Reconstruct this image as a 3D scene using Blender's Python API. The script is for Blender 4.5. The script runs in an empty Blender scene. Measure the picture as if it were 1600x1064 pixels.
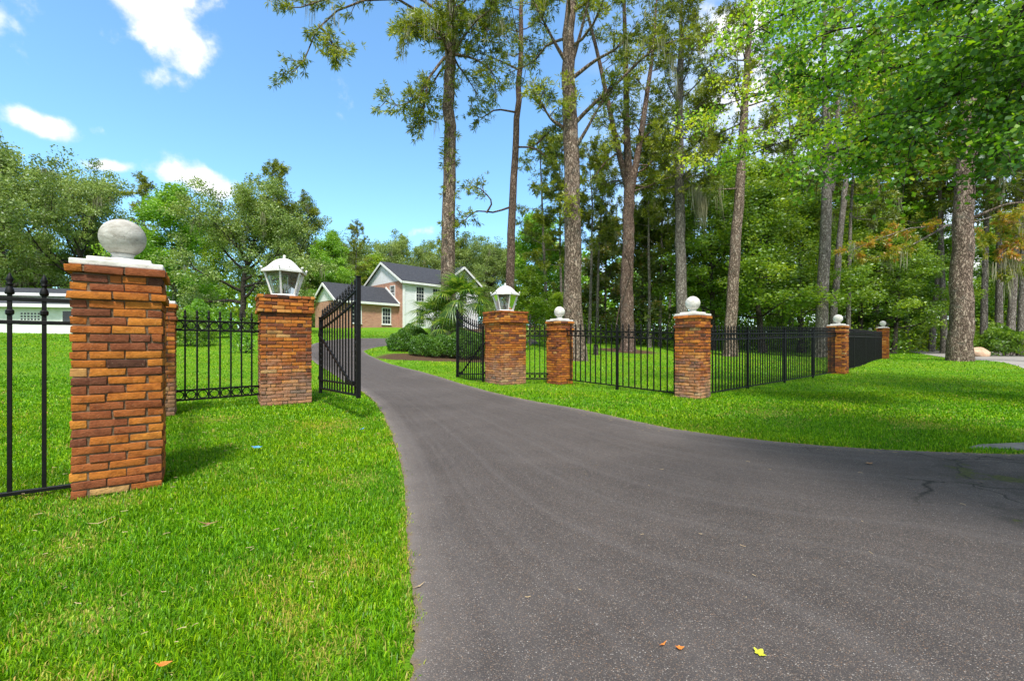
import bpy, bmesh, math, random
import numpy as np
from mathutils import Vector, Matrix

scene = bpy.context.scene
COL = scene.collection
PI = math.pi
F, CX, HY, CZ = 690.0, 800.0, 540.0, 1.40      # focal length in px of the 1600 px photo, horizon row, eye height


def at(px, py, d):
    return np.array([(px - CX) / F * d, d, CZ + (HY - py) / F * d])


# ------------------------------------------------------------------ terrain
def sstep(a, b, x):
    t = np.clip((x - a) / (b - a), 0, 1)
    return t * t * (3 - 2 * t)


def tz(x, y):
    x = np.asarray(x, float); y = np.asarray(y, float)
    yc = np.clip(y, -10, 90)
    z = 0.18 + 0.005 * yc + 0.012 * np.maximum(yc - 13, 0)
    s = -0.643 * (x - 4.06) + 0.766 * (y - 9.92)
    q = s - 6.0
    h = 0.5 * (q + np.sqrt(q * q + 6.0)) - 0.12
    h = np.minimum(np.maximum(h, 0), 60)
    z = z + 0.072 * h * (1 - 0.35 * sstep(-12, -35, x))
    z = z + 0.24 * np.exp(-((x - 22.3) ** 2 + (y - 22) ** 2) / 26.0)
    return z


def tzf(x, y):
    return float(tz(x, y))


# ------------------------------------------------------------------ object helpers
def tag(o, label=None, cat=None, group=None, kind=None):
    if label: o['label'] = label
    if cat: o['category'] = cat
    if group: o['group'] = group
    if kind: o['kind'] = kind
    return o


def thing(name, label, cat, loc=(0, 0, 0), rz=0.0, group=None):
    o = bpy.data.objects.new(name, None)
    COL.objects.link(o)
    o.empty_display_size = 0.2
    o.location = loc
    o.rotation_euler = (0, 0, rz)
    return tag(o, label, cat, group)


def link(name, me, parent=None, loc=None, rot=None):
    o = bpy.data.objects.new(name, me)
    COL.objects.link(o)
    if parent is not None: o.parent = parent
    if loc is not None: o.location = loc
    if rot is not None: o.rotation_euler = rot
    return o


def npmesh(name, V, Q, mat, smooth=False, var=None, extra=None):
    """V (n,3); Q list of arrays (m,k) of faces."""
    V = np.asarray(V, np.float32)
    if isinstance(Q, np.ndarray): Q = [Q]
    Q = [np.asarray(q, np.int32) for q in Q if len(q)]
    me = bpy.data.meshes.new(name)
    me.vertices.add(len(V)); me.vertices.foreach_set('co', V.ravel())
    nl = sum(q.size for q in Q); nf = sum(len(q) for q in Q)
    me.loops.add(nl); me.polygons.add(nf)
    me.loops.foreach_set('vertex_index', np.concatenate([q.ravel() for q in Q]))
    st = []; o = 0
    for q in Q:
        k = q.shape[1]
        st.append(o + np.arange(len(q)) * k); o += q.size
    me.polygons.foreach_set('loop_start', np.concatenate(st).astype(np.int32))
    if smooth: me.polygons.foreach_set('use_smooth', np.ones(nf, bool))
    if var is not None:
        a = me.attributes.new('var', 'FLOAT', 'FACE')
        a.data.foreach_set('value', np.asarray(var, np.float32))
    for nm, arr in (extra or {}).items():
        a = me.attributes.new(nm, 'FLOAT', 'POINT')
        a.data.foreach_set('value', np.asarray(arr, np.float32))
    me.update(calc_edges=True)
    if mat is not None: me.materials.append(mat)
    return me


def bmmesh(name, bm, mat, smooth=False, bevel=0.0, seg=1):
    if bevel:
        bmesh.ops.bevel(bm, geom=[e for e in bm.edges], offset=bevel, segments=seg, affect='EDGES', profile=0.6)
    if smooth:
        for f in bm.faces: f.smooth = True
    bmesh.ops.recalc_face_normals(bm, faces=bm.faces[:])
    me = bpy.data.meshes.new(name)
    bm.to_mesh(me); bm.free()
    if mat is not None: me.materials.append(mat)
    return me


def add_box(bm, c, s, rot=None):
    m = Matrix.Translation(c)
    if rot is not None: m = m @ rot
    m = m @ Matrix.Diagonal((s[0], s[1], s[2], 1))
    return bmesh.ops.create_cube(bm, size=1, matrix=m)['verts']


def add_bar(bm, a, b, w, h=None):
    """box from a to b with section w x h"""
    a = Vector(a); b = Vector(b); d = b - a
    L = d.length
    if L < 1e-6: return
    x = d / L
    up = Vector((0, 0, 1)) if abs(x.z) < 0.95 else Vector((1, 0, 0))
    y = up.cross(x).normalized(); z = x.cross(y)
    R = Matrix((x, y, z)).transposed().to_4x4()
    add_box(bm, (a + b) / 2, (L, w, h or w), R)


def add_lathe(bm, prof, n=16, c=(0, 0, 0), rot0=0.0, cap=True):
    rings = []
    for r, z in prof:
        rings.append([bm.verts.new((c[0] + r * math.cos(rot0 + 2 * PI * k / n), c[1] + r * math.sin(rot0 + 2 * PI * k / n), c[2] + z)) for k in range(n)])
    for a, b in zip(rings, rings[1:]):
        for k in range(n):
            bm.faces.new((a[k], a[(k + 1) % n], b[(k + 1) % n], b[k]))
    if cap:
        bm.faces.new(rings[0][::-1]); bm.faces.new(rings[-1])


def add_poly(bm, pts):
    return bm.faces.new([bm.verts.new(p) for p in pts])


def add_prism(bm, pts, off):
    a = [bm.verts.new(p) for p in pts]
    o = Vector(off)
    b = [bm.verts.new(Vector(p) + o) for p in pts]
    n = len(a)
    bm.faces.new(a); bm.faces.new(b[::-1])
    for k in range(n):
        bm.faces.new((a[k], b[k], b[(k + 1) % n], a[(k + 1) % n]))


# ------------------------------------------------------------------ material helpers
class NT:
    def __init__(s, name):
        s.m = bpy.data.materials.new(name); s.m.use_nodes = True
        s.t = s.m.node_tree; s.t.nodes.clear()
        s.out = s.t.nodes.new('ShaderNodeOutputMaterial')

    def n(s, typ, ins=None, **kw):
        nd = s.t.nodes.new(typ)
        for k, v in kw.items(): setattr(nd, k, v)
        for k, v in (ins or {}).items():
            sock = nd.inputs[k]
            if hasattr(v, 'links') or isinstance(v, bpy.types.NodeSocket): s.t.links.new(v, sock)
            else: sock.default_value = v
        return nd

    def obj(s): return s.n('ShaderNodeTexCoord').outputs['Object']
    def pos(s): return s.n('ShaderNodeNewGeometry').outputs['Position']
    def attr(s, name): return s.n('ShaderNodeAttribute', attribute_name=name).outputs['Fac']

    def noise(s, scale, detail=4, vec=None, rough=0.55, dist=0.0):
        i = {'Scale': scale, 'Detail': detail, 'Roughness': rough, 'Distortion': dist}
        if vec is not None: i['Vector'] = vec
        return s.n('ShaderNodeTexNoise', i).outputs['Fac']

    def ramp(s, fac, stops, interp='LINEAR'):
        nd = s.n('ShaderNodeValToRGB', {'Fac': fac})
        e = nd.color_ramp.elements; nd.color_ramp.interpolation = interp
        while len(e) < len(stops): e.new(0.5)
        for k, (p, c) in enumerate(stops):
            e[k].position = p
            e[k].color = (c, c, c, 1) if isinstance(c, (int, float)) else (*c, 1)
        return nd.outputs['Color']

    def math(s, op, a, b=0.0, c=0.0):
        return s.n('ShaderNodeMath', {0: a, 1: b, 2: c}, operation=op).outputs[0]

    def mix(s, fac, a, b, mode='MIX'):
        nd = s.t.nodes.new('ShaderNodeMix'); nd.data_type = 'RGBA'; nd.blend_type = mode
        for sock, v in ((nd.inputs[0], fac), (nd.inputs[6], a), (nd.inputs[7], b)):
            if isinstance(v, bpy.types.NodeSocket): s.t.links.new(v, sock)
            elif isinstance(v, tuple): sock.default_value = (*v, 1)[:4]
            else: sock.default_value = v
        return nd.outputs[2]

    def bump(s, h, strength=0.5, dist=0.01):
        return s.n('ShaderNodeBump', {'Height': h, 'Strength': strength, 'Distance': dist}).outputs['Normal']

    def principled(s, col, rough=0.6, normal=None, metal=0.0, spec=0.5):
        i = {'Base Color': col if isinstance(col, bpy.types.NodeSocket) else (*col, 1), 'Roughness': rough, 'Metallic': metal, 'Specular IOR Level': spec}
        if normal is not None: i['Normal'] = normal
        b = s.n('ShaderNodeBsdfPrincipled', i)
        s.t.links.new(b.outputs[0], s.out.inputs['Surface'])
        return s.m

    def scalevec(s, vec, sc):
        return s.n('ShaderNodeVectorMath', {0: vec, 1: sc}, operation='MULTIPLY').outputs[0]


def leaf_mat(name, stops, trans=0.4, gloss=0.035, tcol=1.25):
    t = NT(name)
    c = t.ramp(t.attr('var'), stops)
    big = t.noise(0.35, 3, t.pos())
    c = t.mix(t.ramp(big, [(0.35, 0.0), (0.7, 0.45)]), c, t.mix(1.0, c, (1.25, 1.08, 0.7), 'MULTIPLY'))
    tc = t.mix(1.0, c, (tcol * 1.05, tcol, tcol * 0.55), 'MULTIPLY')
    d = t.n('ShaderNodeBsdfDiffuse', {'Color': c})
    tr = t.n('ShaderNodeBsdfTranslucent', {'Color': tc})
    g = t.n('ShaderNodeBsdfGlossy', {'Color': (0.9, 0.95, 1, 1), 'Roughness': 0.45})
    m1 = t.n('ShaderNodeMixShader', {0: trans, 1: d.outputs[0], 2: tr.outputs[0]})
    m2 = t.n('ShaderNodeMixShader', {0: gloss, 1: m1.outputs[0], 2: g.outputs[0]})
    t.t.links.new(m2.outputs[0], t.out.inputs['Surface'])
    return t.m


M = {}
GRN = dict(
    bright=[(0.0, (0.06, 0.156, 0.0096)), (0.5, (0.168, 0.36, 0.0192)), (1.0, (0.348, 0.576, 0.042))],
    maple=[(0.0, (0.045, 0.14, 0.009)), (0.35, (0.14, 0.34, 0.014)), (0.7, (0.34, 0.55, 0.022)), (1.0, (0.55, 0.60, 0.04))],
    dark=[(0.0, (0.052, 0.118, 0.010)), (0.5, (0.155, 0.29, 0.018)), (1.0, (0.36, 0.49, 0.030))],
    oak=[(0.0, (0.072, 0.13, 0.028)), (0.5, (0.185, 0.28, 0.058)), (1.0, (0.35, 0.45, 0.11))],
    pine=[(0.0, (0.06, 0.095, 0.010)), (0.5, (0.17, 0.235, 0.018)), (1.0, (0.34, 0.38, 0.030))],
    yellow=[(0.0, (0.0978, 0.184, 0.0115)), (0.5, (0.23, 0.3795, 0.0207)), (1.0, (0.437, 0.5405, 0.0403))],
    rust=[(0.0, (0.12, 0.20, 0.012)), (0.5, (0.26, 0.31, 0.02)), (0.8, (0.42, 0.29, 0.03)), (1.0, (0.46, 0.20, 0.035))],
    magnolia=[(0.0, (0.054, 0.0945, 0.0189)), (0.5, (0.135, 0.2025, 0.0338)), (0.8, (0.243, 0.2565, 0.054)), (1.0, (0.3645, 0.2295, 0.0743))],
    moss=[(0.0, (0.17, 0.17, 0.10)), (1.0, (0.36, 0.36, 0.24))],
    palm=[(0.0, (0.028, 0.09, 0.012)), (0.5, (0.085, 0.195, 0.020)), (1.0, (0.30, 0.40, 0.055))],
    hedge=[(0.0, (0.030, 0.09, 0.006)), (0.5, (0.08, 0.20, 0.011)), (1.0, (0.19, 0.35, 0.022))],
)
for k, v in GRN.items():
    M[k] = leaf_mat('leaf_' + k, v, trans=0.25 if k in ('moss',) else (0.36 if k in ('pine', 'oak', 'hedge') else 0.48))


def mk_mats():
    # grass blades
    t = NT('grass_blade')
    v = t.attr('var')
    c = t.ramp(v, [(0.0, (0.032, 0.13, 0.003)), (0.5, (0.145, 0.37, 0.004)), (0.82, (0.34, 0.56, 0.008)), (0.93, (0.28, 0.38, 0.03)), (1.0, (0.45, 0.36, 0.12))])
    big = t.noise(0.55, 4, t.pos(), 0.6)
    c = t.mix(t.ramp(big, [(0.42, 0.0), (0.66, 0.75)]), c, t.mix(1.0, c, (1.55, 1.12, 0.9), 'MULTIPLY'))
    d = t.n('ShaderNodeBsdfDiffuse', {'Color': c})
    tr = t.n('ShaderNodeBsdfTranslucent', {'Color': c})
    g = t.n('ShaderNodeBsdfGlossy', {'Color': (1, 1, 1, 1), 'Roughness': 0.4})
    m1 = t.n('ShaderNodeMixShader', {0: 0.35, 1: d.outputs[0], 2: tr.outputs[0]})
    m2 = t.n('ShaderNodeMixShader', {0: 0.012, 1: m1.outputs[0], 2: g.outputs[0]})
    t.t.links.new(m2.outputs[0], t.out.inputs['Surface'])
    M['grass'] = t.m
    # ground
    t = NT('lawn_ground')
    p = t.pos()
    n1 = t.noise(0.55, 4, p, 0.6); n2 = t.noise(18, 5, p, 0.7); n3 = t.noise(90, 3, p, 0.6)
    c = t.ramp(n2, [(0.25, (0.06, 0.15, 0.005)), (0.55, (0.13, 0.30, 0.008)), (0.8, (0.24, 0.38, 0.016))])
    c = t.mix(t.ramp(n1, [(0.42, 0.0), (0.66, 0.6)]), c, t.mix(1.0, c, (1.6, 1.12, 0.9), 'MULTIPLY'))
    c = t.mix(t.ramp(n3, [(0.3, 0.55), (0.62, 0.0)]), c, (0.03, 0.075, 0.006))
    straw = t.ramp(t.noise(1.3, 5, p, 0.65), [(0.66, 0.0), (0.74, 0.8)])
    c = t.mix(straw, c, t.ramp(n2, [(0.3, (0.16, 0.15, 0.04)), (0.7, (0.32, 0.27, 0.10))]))
    lit = t.ramp(n2, [(0.3, (0.035, 0.022, 0.012)), (0.6, (0.11, 0.066, 0.035)), (0.8, (0.19, 0.12, 0.06))])
    lm = t.math('ADD', t.attr('litter'), t.math('MULTIPLY', t.math('SUBTRACT', n2, 0.5), 0.9))
    c = t.mix(t.ramp(lm, [(0.42, 0.0), (0.6, 1.0)]), c, lit)
    M['ground'] = t.principled(c, 0.9, t.bump(t.math('ADD', n2, n3), 0.8, 0.03), spec=0.15)
    # asphalt
    t = NT('asphalt')
    p = t.pos()
    vor = t.n('ShaderNodeTexVoronoi', {'Vector': p, 'Scale': 190.0, 'Randomness': 1.0})
    vd, vc = vor.outputs['Distance'], vor.outputs['Color']
    vr = t.n('ShaderNodeSeparateColor', {0: vc}).outputs[0]
    vg = t.n('ShaderNodeSeparateColor', {0: vc}).outputs[1]
    grain = t.noise(260, 3, p, 0.7)
    large = t.math('ADD', t.math('MULTIPLY', t.noise(0.55, 5, p, 0.6, 0.5), 0.75), t.math('MULTIPLY', t.noise(3.2, 5, p, 0.7), 0.25))
    base = t.ramp(large, [(0.28, (0.033, 0.028, 0.026)), (0.5, (0.063, 0.0535, 0.0495)), (0.74, (0.104, 0.0895, 0.083))])
    base = t.mix(t.ramp(grain, [(0.35, 0.6), (0.6, 0.0)]), base, (0.028, 0.026, 0.028))
    stone = t.ramp(vg, [(0.0, (0.11, 0.09, 0.075)), (0.45, (0.205, 0.17, 0.142)), (0.75, (0.22, 0.125, 0.068)), (0.9, (0.31, 0.27, 0.24)), (1.0, (0.48, 0.44, 0.40))])
    sm = t.math('MULTIPLY', t.ramp(vr, [(0.30, 0.0), (0.6, 0.45), (0.95, 1.0)]), t.ramp(vd, [(0.35, 1.0), (0.6, 0.0)]))
    c = t.mix(t.math('MULTIPLY', sm, 0.88), base, stone)
    # dusty pale margin along both edges and faint wheel tracks
    e = t.attr('edge')
    em = t.ramp(t.math('ADD', e, t.math('MULTIPLY', t.math('SUBTRACT', t.noise(5, 4, p), 0.5), 0.1)), [(0.0, 0.6), (0.05, 0.28), (0.15, 0.0)])
    c = t.mix(em, c, (0.20, 0.172, 0.155))
    en = t.math('ADD', e, t.math('MULTIPLY', t.math('SUBTRACT', t.noise(16, 4, p, 0.7), 0.5), 0.07))
    c = t.mix(t.ramp(en, [(-0.005, 0.8), (0.016, 0.0)]), c, t.ramp(grain, [(0.35, (0.06, 0.042, 0.022)), (0.65, (0.24, 0.17, 0.09))]))
    tr = t.attr('track')
    w = t.ramp(t.noise(1.0, 3, t.n('ShaderNodeCombineXYZ', {0: t.math('MULTIPLY', tr, 26.0), 1: 0.0, 2: 0.0}).outputs[0], 0.7), [(0.45, 0.0), (0.7, 0.17)])
    c = t.mix(w, c, (0.18, 0.165, 0.16))
    # moss and dark damp patches near the right hand side (real growth on the asphalt)
    mo = t.attr('moss')
    mm = t.math('ADD', mo, t.math('MULTIPLY', t.math('SUBTRACT', t.noise(2.6, 6, p, 0.7), 0.5), 1.9))
    c = t.mix(t.ramp(mm, [(0.70, 0.0), (0.90, 0.5)]), c, (0.028, 0.025, 0.022))
    c = t.mix(t.ramp(mm, [(0.98, 0.0), (1.1, 0.9)]), c, t.ramp(t.noise(30, 4, p), [(0.3, (0.022, 0.028, 0.005)), (0.7, (0.075, 0.085, 0.012))]))
    cv = t.n('ShaderNodeTexVoronoi', {'Vector': t.n('ShaderNodeVectorMath', {0: p, 1: t.scalevec(t.n('ShaderNodeTexNoise', {'Vector': p, 'Scale': 4.0, 'Detail': 5.0}).outputs['Color'], (0.35, 0.35, 0.0))}, operation='ADD').outputs[0], 'Scale': 0.95}, feature='DISTANCE_TO_EDGE').outputs['Distance']
    crack = t.math('MULTIPLY', t.ramp(cv, [(0.0, 1.0), (0.012, 0.0)]), t.ramp(mo, [(0.12, 0.0), (0.35, 1.0)]))
    c = t.mix(crack, c, (0.008, 0.008, 0.006))
    hb = t.math('ADD', t.math('MULTIPLY', vd, -1.2), grain)
    M['asphalt'] = t.principled(c, 0.85, t.bump(hb, 0.55, 0.006), spec=0.3)
    # road far
    t = NT('old_road')
    p = t.pos()
    c = t.ramp(t.noise(1.2, 6, p, 0.65), [(0.3, (0.20, 0.185, 0.17)), (0.7, (0.32, 0.30, 0.275))])
    M['road'] = t.principled(c, 0.9, t.bump(t.noise(120, 3, p), 0.4, 0.005), spec=0.2)
    t = NT('concrete')
    p = t.pos()
    c = t.ramp(t.noise(3.5, 6, p, 0.7), [(0.3, (0.10, 0.095, 0.08)), (0.7, (0.26, 0.245, 0.215))])
    M['concrete'] = t.principled(c, 0.9, t.bump(t.noise(90, 4, p), 0.5, 0.006), spec=0.2)
    # bricks
    for nm, grey in (('brick', 0.0), ('brick_weathered', 1.0)):
        t = NT(nm)
        o = t.obj(); v = t.attr('var')
        c = t.ramp(v, [(0.0, (0.09, 0.040, 0.026)), (0.2, (0.17, 0.060, 0.033)), (0.4, (0.27, 0.082, 0.030)), (0.6, (0.42, 0.135, 0.024)), (0.85, (0.54, 0.21, 0.036)), (1.0, (0.50, 0.29, 0.11))])
        n = t.noise(16, 6, o, 0.65); f = t.noise(70, 4, o, 0.7)
        c = t.mix(t.ramp(n, [(0.35, 0.65), (0.55, 0.0)]), c, t.mix(1.0, c, (0.45, 0.38, 0.42), 'MULTIPLY'))
        c = t.mix(t.ramp(f, [(0.58, 0.0), (0.75, 0.4)]), c, (0.42, 0.30, 0.20))
        if grey:
            sep = t.n('ShaderNodeSeparateXYZ', {0: o})
            hgt = t.math('MULTIPLY', sep.outputs[2], -0.42)
            st = t.math('ADD', t.math('ADD', t.noise(2.3, 5, o, 0.6), hgt), t.math('MULTIPLY', t.math('SUBTRACT', n, 0.5), 0.5))
            c = t.mix(t.ramp(st, [(0.10, 0.0), (0.42, 0.42)]), c, t.ramp(n, [(0.3, (0.22, 0.17, 0.13)), (0.7, (0.46, 0.37, 0.30))]))
            al = t.ramp(t.noise(1.7, 5, t.scalevec(o, (1.3, 1.3, 0.8)), 0.65), [(0.56, 0.0), (0.66, 0.55)])
            c = t.mix(al, c, (0.07, 0.06, 0.04))
        M[nm] = t.principled(c, 0.88, t.bump(t.math('ADD', n, t.math('MULTIPLY', f, 0.6)), 0.9, 0.012), spec=0.12)
    t = NT('mortar')
    o = t.obj()
    c = t.ramp(t.noise(12, 5, o, 0.7), [(0.3, (0.09, 0.058, 0.036)), (0.7, (0.24, 0.165, 0.105))])
    M['mortar'] = t.principled(c, 0.95, t.bump(t.noise(80, 4, o), 0.7, 0.008), spec=0.1)
    t = NT('white_concrete')
    o = t.obj()
    sep = t.n('ShaderNodeSeparateXYZ', {0: t.n('ShaderNodeNewGeometry').outputs['Normal']}).outputs[2]
    st = t.noise(5, 6, t.scalevec(o, (1, 1, 2.2)), 0.65)
    c = t.ramp(st, [(0.3, (0.36, 0.34, 0.29)), (0.5, (0.62, 0.60, 0.55)), (0.72, (0.76, 0.75, 0.71))])
    c = t.mix(t.ramp(t.noise(60, 3, o), [(0.64, 0.0), (0.72, 0.6)]), c, (0.2, 0.19, 0.16))
    M['whitecon'] = t.principled(c, 0.85, t.bump(t.noise(55, 4, o), 0.4, 0.006), spec=0.2)
    t = NT('grey_concrete_ball')
    o = t.obj()
    st = t.noise(7, 7, t.scalevec(o, (1, 1, 2.5)), 0.68)
    c = t.ramp(st, [(0.3, (0.22, 0.20, 0.165)), (0.52, (0.40, 0.385, 0.345)), (0.75, (0.55, 0.54, 0.50))])
    c = t.mix(t.ramp(t.noise(75, 3, o), [(0.62, 0.0), (0.72, 0.7)]), c, (0.13, 0.12, 0.10))
    M['greyball'] = t.principled(c, 0.9, t.bump(t.noise(60, 5, o), 0.6, 0.008), spec=0.2)
    t = NT('black_iron')
    o = t.obj()
    c = t.ramp(t.noise(20, 4, o), [(0.4, (0.003, 0.003, 0.003)), (0.75, (0.008, 0.0075, 0.007))])
    M['iron'] = t.principled(c, 0.55, t.bump(t.noise(120, 3, o), 0.15, 0.002), spec=0.22)
    t = NT('white_enamel')
    o = t.obj()
    c = t.ramp(t.noise(9, 5, o, 0.7), [(0.3, (0.55, 0.54, 0.49)), (0.6, (0.78, 0.77, 0.74))])
    M['enamel'] = t.principled(c, 0.5, t.bump(t.noise(60, 3, o), 0.1, 0.003))
    t = NT('lamp_glass')
    tr = t.n('ShaderNodeBsdfTransparent', {'Color': (0.86, 0.90, 0.88, 1)})
    gl = t.n('ShaderNodeBsdfGlossy', {'Color': (1, 1, 1, 1), 'Roughness': 0.08})
    di = t.n('ShaderNodeBsdfDiffuse', {'Color': (0.55, 0.58, 0.55, 1)})
    fr = t.n('ShaderNodeFresnel', {'IOR': 1.45})
    dirt = t.ramp(t.noise(9, 4, t.obj()), [(0.35, 0.03), (0.7, 0.14)])
    m0 = t.n('ShaderNodeMixShader', {0: dirt, 1: tr.outputs[0], 2: di.outputs[0]})
    m = t.n('ShaderNodeMixShader', {0: fr.outputs[0], 1: m0.outputs[0], 2: gl.outputs[0]})
    t.t.links.new(m.outputs[0], t.out.inputs['Surface'])
    M['glass'] = t.m
    # barks
    for nm, cols, sc, st in (('bark_pine', ((0.07, 0.05, 0.038), (0.25, 0.185, 0.14), (0.46, 0.37, 0.29)), 11.0, 0.22),
                             ('bark_grey', ((0.10, 0.085, 0.07), (0.27, 0.235, 0.20), (0.46, 0.42, 0.37)), 12.0, 0.25),
                             ('bark_dark', ((0.03, 0.026, 0.022), (0.085, 0.07, 0.058), (0.16, 0.14, 0.12)), 12.0, 0.3),
                             ('bark_red', ((0.065, 0.043, 0.034), (0.19, 0.13, 0.10), (0.32, 0.24, 0.19)), 11.0, 0.3)):
        t = NT(nm)
        o = t.obj()
        warp = t.n('ShaderNodeTexNoise', {'Vector': o, 'Scale': 5.0, 'Detail': 6.0}).outputs['Color']
        wv = t.n('ShaderNodeVectorMath', {0: o, 1: t.scalevec(warp, (0.3, 0.3, 0.7))}, operation='ADD').outputs[0]
        sv = t.scalevec(wv, (1, 1, st))
        vo = t.n('ShaderNodeTexVoronoi', {'Vector': sv, 'Scale': sc}, feature='DISTANCE_TO_EDGE').outputs['Distance']
        vcell = t.n('ShaderNodeSeparateColor', {0: t.n('ShaderNodeTexVoronoi', {'Vector': sv, 'Scale': sc}).outputs['Color']}).outputs[0]
        n = t.noise(22, 6, o, 0.7)
        h = t.math('ADD', t.ramp(vo, [(0.0, 0.0), (0.22, 1.0)]), t.math('MULTIPLY', n, 0.5))
        tone = t.math('ADD', t.math('MULTIPLY', h, 0.42), t.math('MULTIPLY', vcell, 0.3))
        c = t.ramp(tone, [(0.18, cols[0]), (0.55, cols[1]), (0.95, cols[2])])
        lich = t.ramp(t.noise(2.2, 5, o, 0.65), [(0.56, 0.0), (0.7, 0.45)])
        c = t.mix(lich, c, (0.25, 0.26, 0.22))
        M[nm] = t.principled(c, 0.95, t.bump(h, 1.0, 0.05), spec=0.1)
    # house materials
    t = NT('white_siding')
    o = t.obj()
    z = t.n('ShaderNodeSeparateXYZ', {0: o}).outputs[2]
    lap = t.math('FRACT', t.math('MULTIPLY', z, 5.2))
    c = t.mix(t.ramp(lap, [(0.0, 0.0), (0.9, 0.0), (0.96, 0.6)]), (0.82, 0.82, 0.85), (0.46, 0.47, 0.50))
    M['siding'] = t.principled(c, 0.6, t.bump(lap, 0.6, 0.03))
    t = NT('house_brick')
    o = t.obj()
    sp = t.n('ShaderNodeSeparateXYZ', {0: o})
    uv = t.n('ShaderNodeCombineXYZ', {0: t.math('ADD', sp.outputs[0], sp.outputs[1]), 1: sp.outputs[2], 2: 0.0}).outputs[0]
    br = t.n('ShaderNodeTexBrick', {'Vector': uv, 'Color1': (0.30, 0.085, 0.042, 1), 'Color2': (0.50, 0.20, 0.11, 1), 'Mortar': (0.45, 0.38, 0.33, 1), 'Scale': 1.0, 'Mortar Size': 0.012, 'Brick Width': 0.26, 'Row Height': 0.085})
    n = t.noise(1.6, 5, o, 0.7)
    c = t.mix(t.ramp(n, [(0.35, 0.0), (0.68, 0.45)]), br.outputs['Color'], (0.48, 0.29, 0.20))
    M['hbrick'] = t.principled(c, 0.9, spec=0.2)
    t = NT('dark_shingle')
    o = t.obj()
    c = t.ramp(t.noise(6, 6, o, 0.75), [(0.3, (0.022, 0.024, 0.03)), (0.7, (0.065, 0.068, 0.078))])
    M['shingle'] = t.principled(c, 0.9, t.bump(t.noise(30, 3, o), 0.5, 0.02), spec=0.2)
    t = NT('white_trim'); M['trim'] = t.principled(t.ramp(t.noise(4, 4, t.obj()), [(0.3, (0.68, 0.69, 0.67)), (0.7, (0.8, 0.8, 0.79))]), 0.55)
    t = NT('dark_window'); M['pane'] = t.principled(t.ramp(t.noise(1.5, 3, t.obj()), [(0.3, (0.015, 0.02, 0.025)), (0.7, (0.05, 0.06, 0.065))]), 0.08, spec=0.7)
    t = NT('pale_wall'); M['palewall'] = t.principled(t.ramp(t.noise(2.5, 5, t.obj()), [(0.3, (0.62, 0.64, 0.60)), (0.7, (0.76, 0.77, 0.74))]), 0.8)
    t = NT('tan_stone'); M['tanstone'] = t.principled(t.ramp(t.noise(3, 5, t.obj()), [(0.3, (0.36, 0.22, 0.13)), (0.7, (0.60, 0.43, 0.30))]), 0.9, t.bump(t.noise(8, 5, t.obj()), 0.8, 0.05))
    t = NT('blue_plastic'); M['blue'] = t.principled(t.ramp(t.noise(40, 3, t.obj()), [(0.3, (0.02, 0.16, 0.5)), (0.7, (0.15, 0.40, 0.75))]), 0.4)
    for nm, a, b in (('leaf_yellow', (0.42, 0.42, 0.02), (0.55, 0.55, 0.05)), ('leaf_orange', (0.45, 0.12, 0.02), (0.62, 0.24, 0.05)), ('leaf_brown', (0.16, 0.08, 0.035), (0.33, 0.19, 0.10)), ('leaf_straw', (0.30, 0.22, 0.11), (0.48, 0.36, 0.22))):
        t = NT(nm); M[nm] = t.principled(t.ramp(t.noise(60, 4, t.obj()), [(0.3, a), (0.7, b)]), 0.7, spec=0.2)


mk_mats()

# ------------------------------------------------------------------ setting: lawn, driveway, street


def catmull(pts, n):
    P = np.asarray(pts, float)
    P = np.vstack([2 * P[0] - P[1], P, 2 * P[-1] - P[-2]])
    out = []
    segs = len(P) - 3
    for u in np.linspace(0, segs - 1e-6, n):
        i = int(u); t = u - i
        a, b, c, d = P[i:i + 4]
        out.append(0.5 * ((2 * b) + (c - a) * t + (2 * a - 5 * b + 4 * c - d) * t * t + (3 * b - a - 3 * c + d) * t ** 3))
    return np.array(out)


DL = [(2, 38), (-3, 34), (-7.5, 32), (-10.6, 30), (-11.2, 26.5), (-10.4, 22.5), (-8.3, 18), (-5.4, 13.5), (-3.5, 10.4), (-2.56, 8.4), (-1.65, 6.0), (-1.12, 4.43), (-.775, 3.24), (-.55, 2.34), (-.41, 1.83), (-.36, 1.4), (-.4, 0), (-.9, -2.5), (-3, -6)]
DR = [(2, 33), (-3, 29), (-6.3, 26.8), (-7.2, 25), (-7.35, 23), (-7.0, 21), (-4.9, 17.3), (-3.0, 15.0), (-1.68, 13.0), (0, 9.85), (1.18, 8.15), (1.94, 6.8), (2.54, 5.95), (3.7, 5.2), (5.1, 4.86), (7, 4.75), (9, 4.6), (12, 4.0), (15, 1.5)]
SN = [(-24, -14), (-12, -9), (-3, -4.2), (4, 0.5), (7.4, 4.0), (9.7, 6.8), (13.4, 10.6), (20.9, 18), (28, 27.6), (40, 44.5), (52, 60), (80, 98), (120, 150)]
SF = [(-20, -21), (-8, -15.5), (1, -10.2), (9.5, -4.5), (14, 0.5), (17, 4.0), (20.3, 8), (26.6, 14.2), (33.4, 23.4), (45.5, 41), (57.5, 56.5), (85, 94), (126, 147)]


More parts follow.
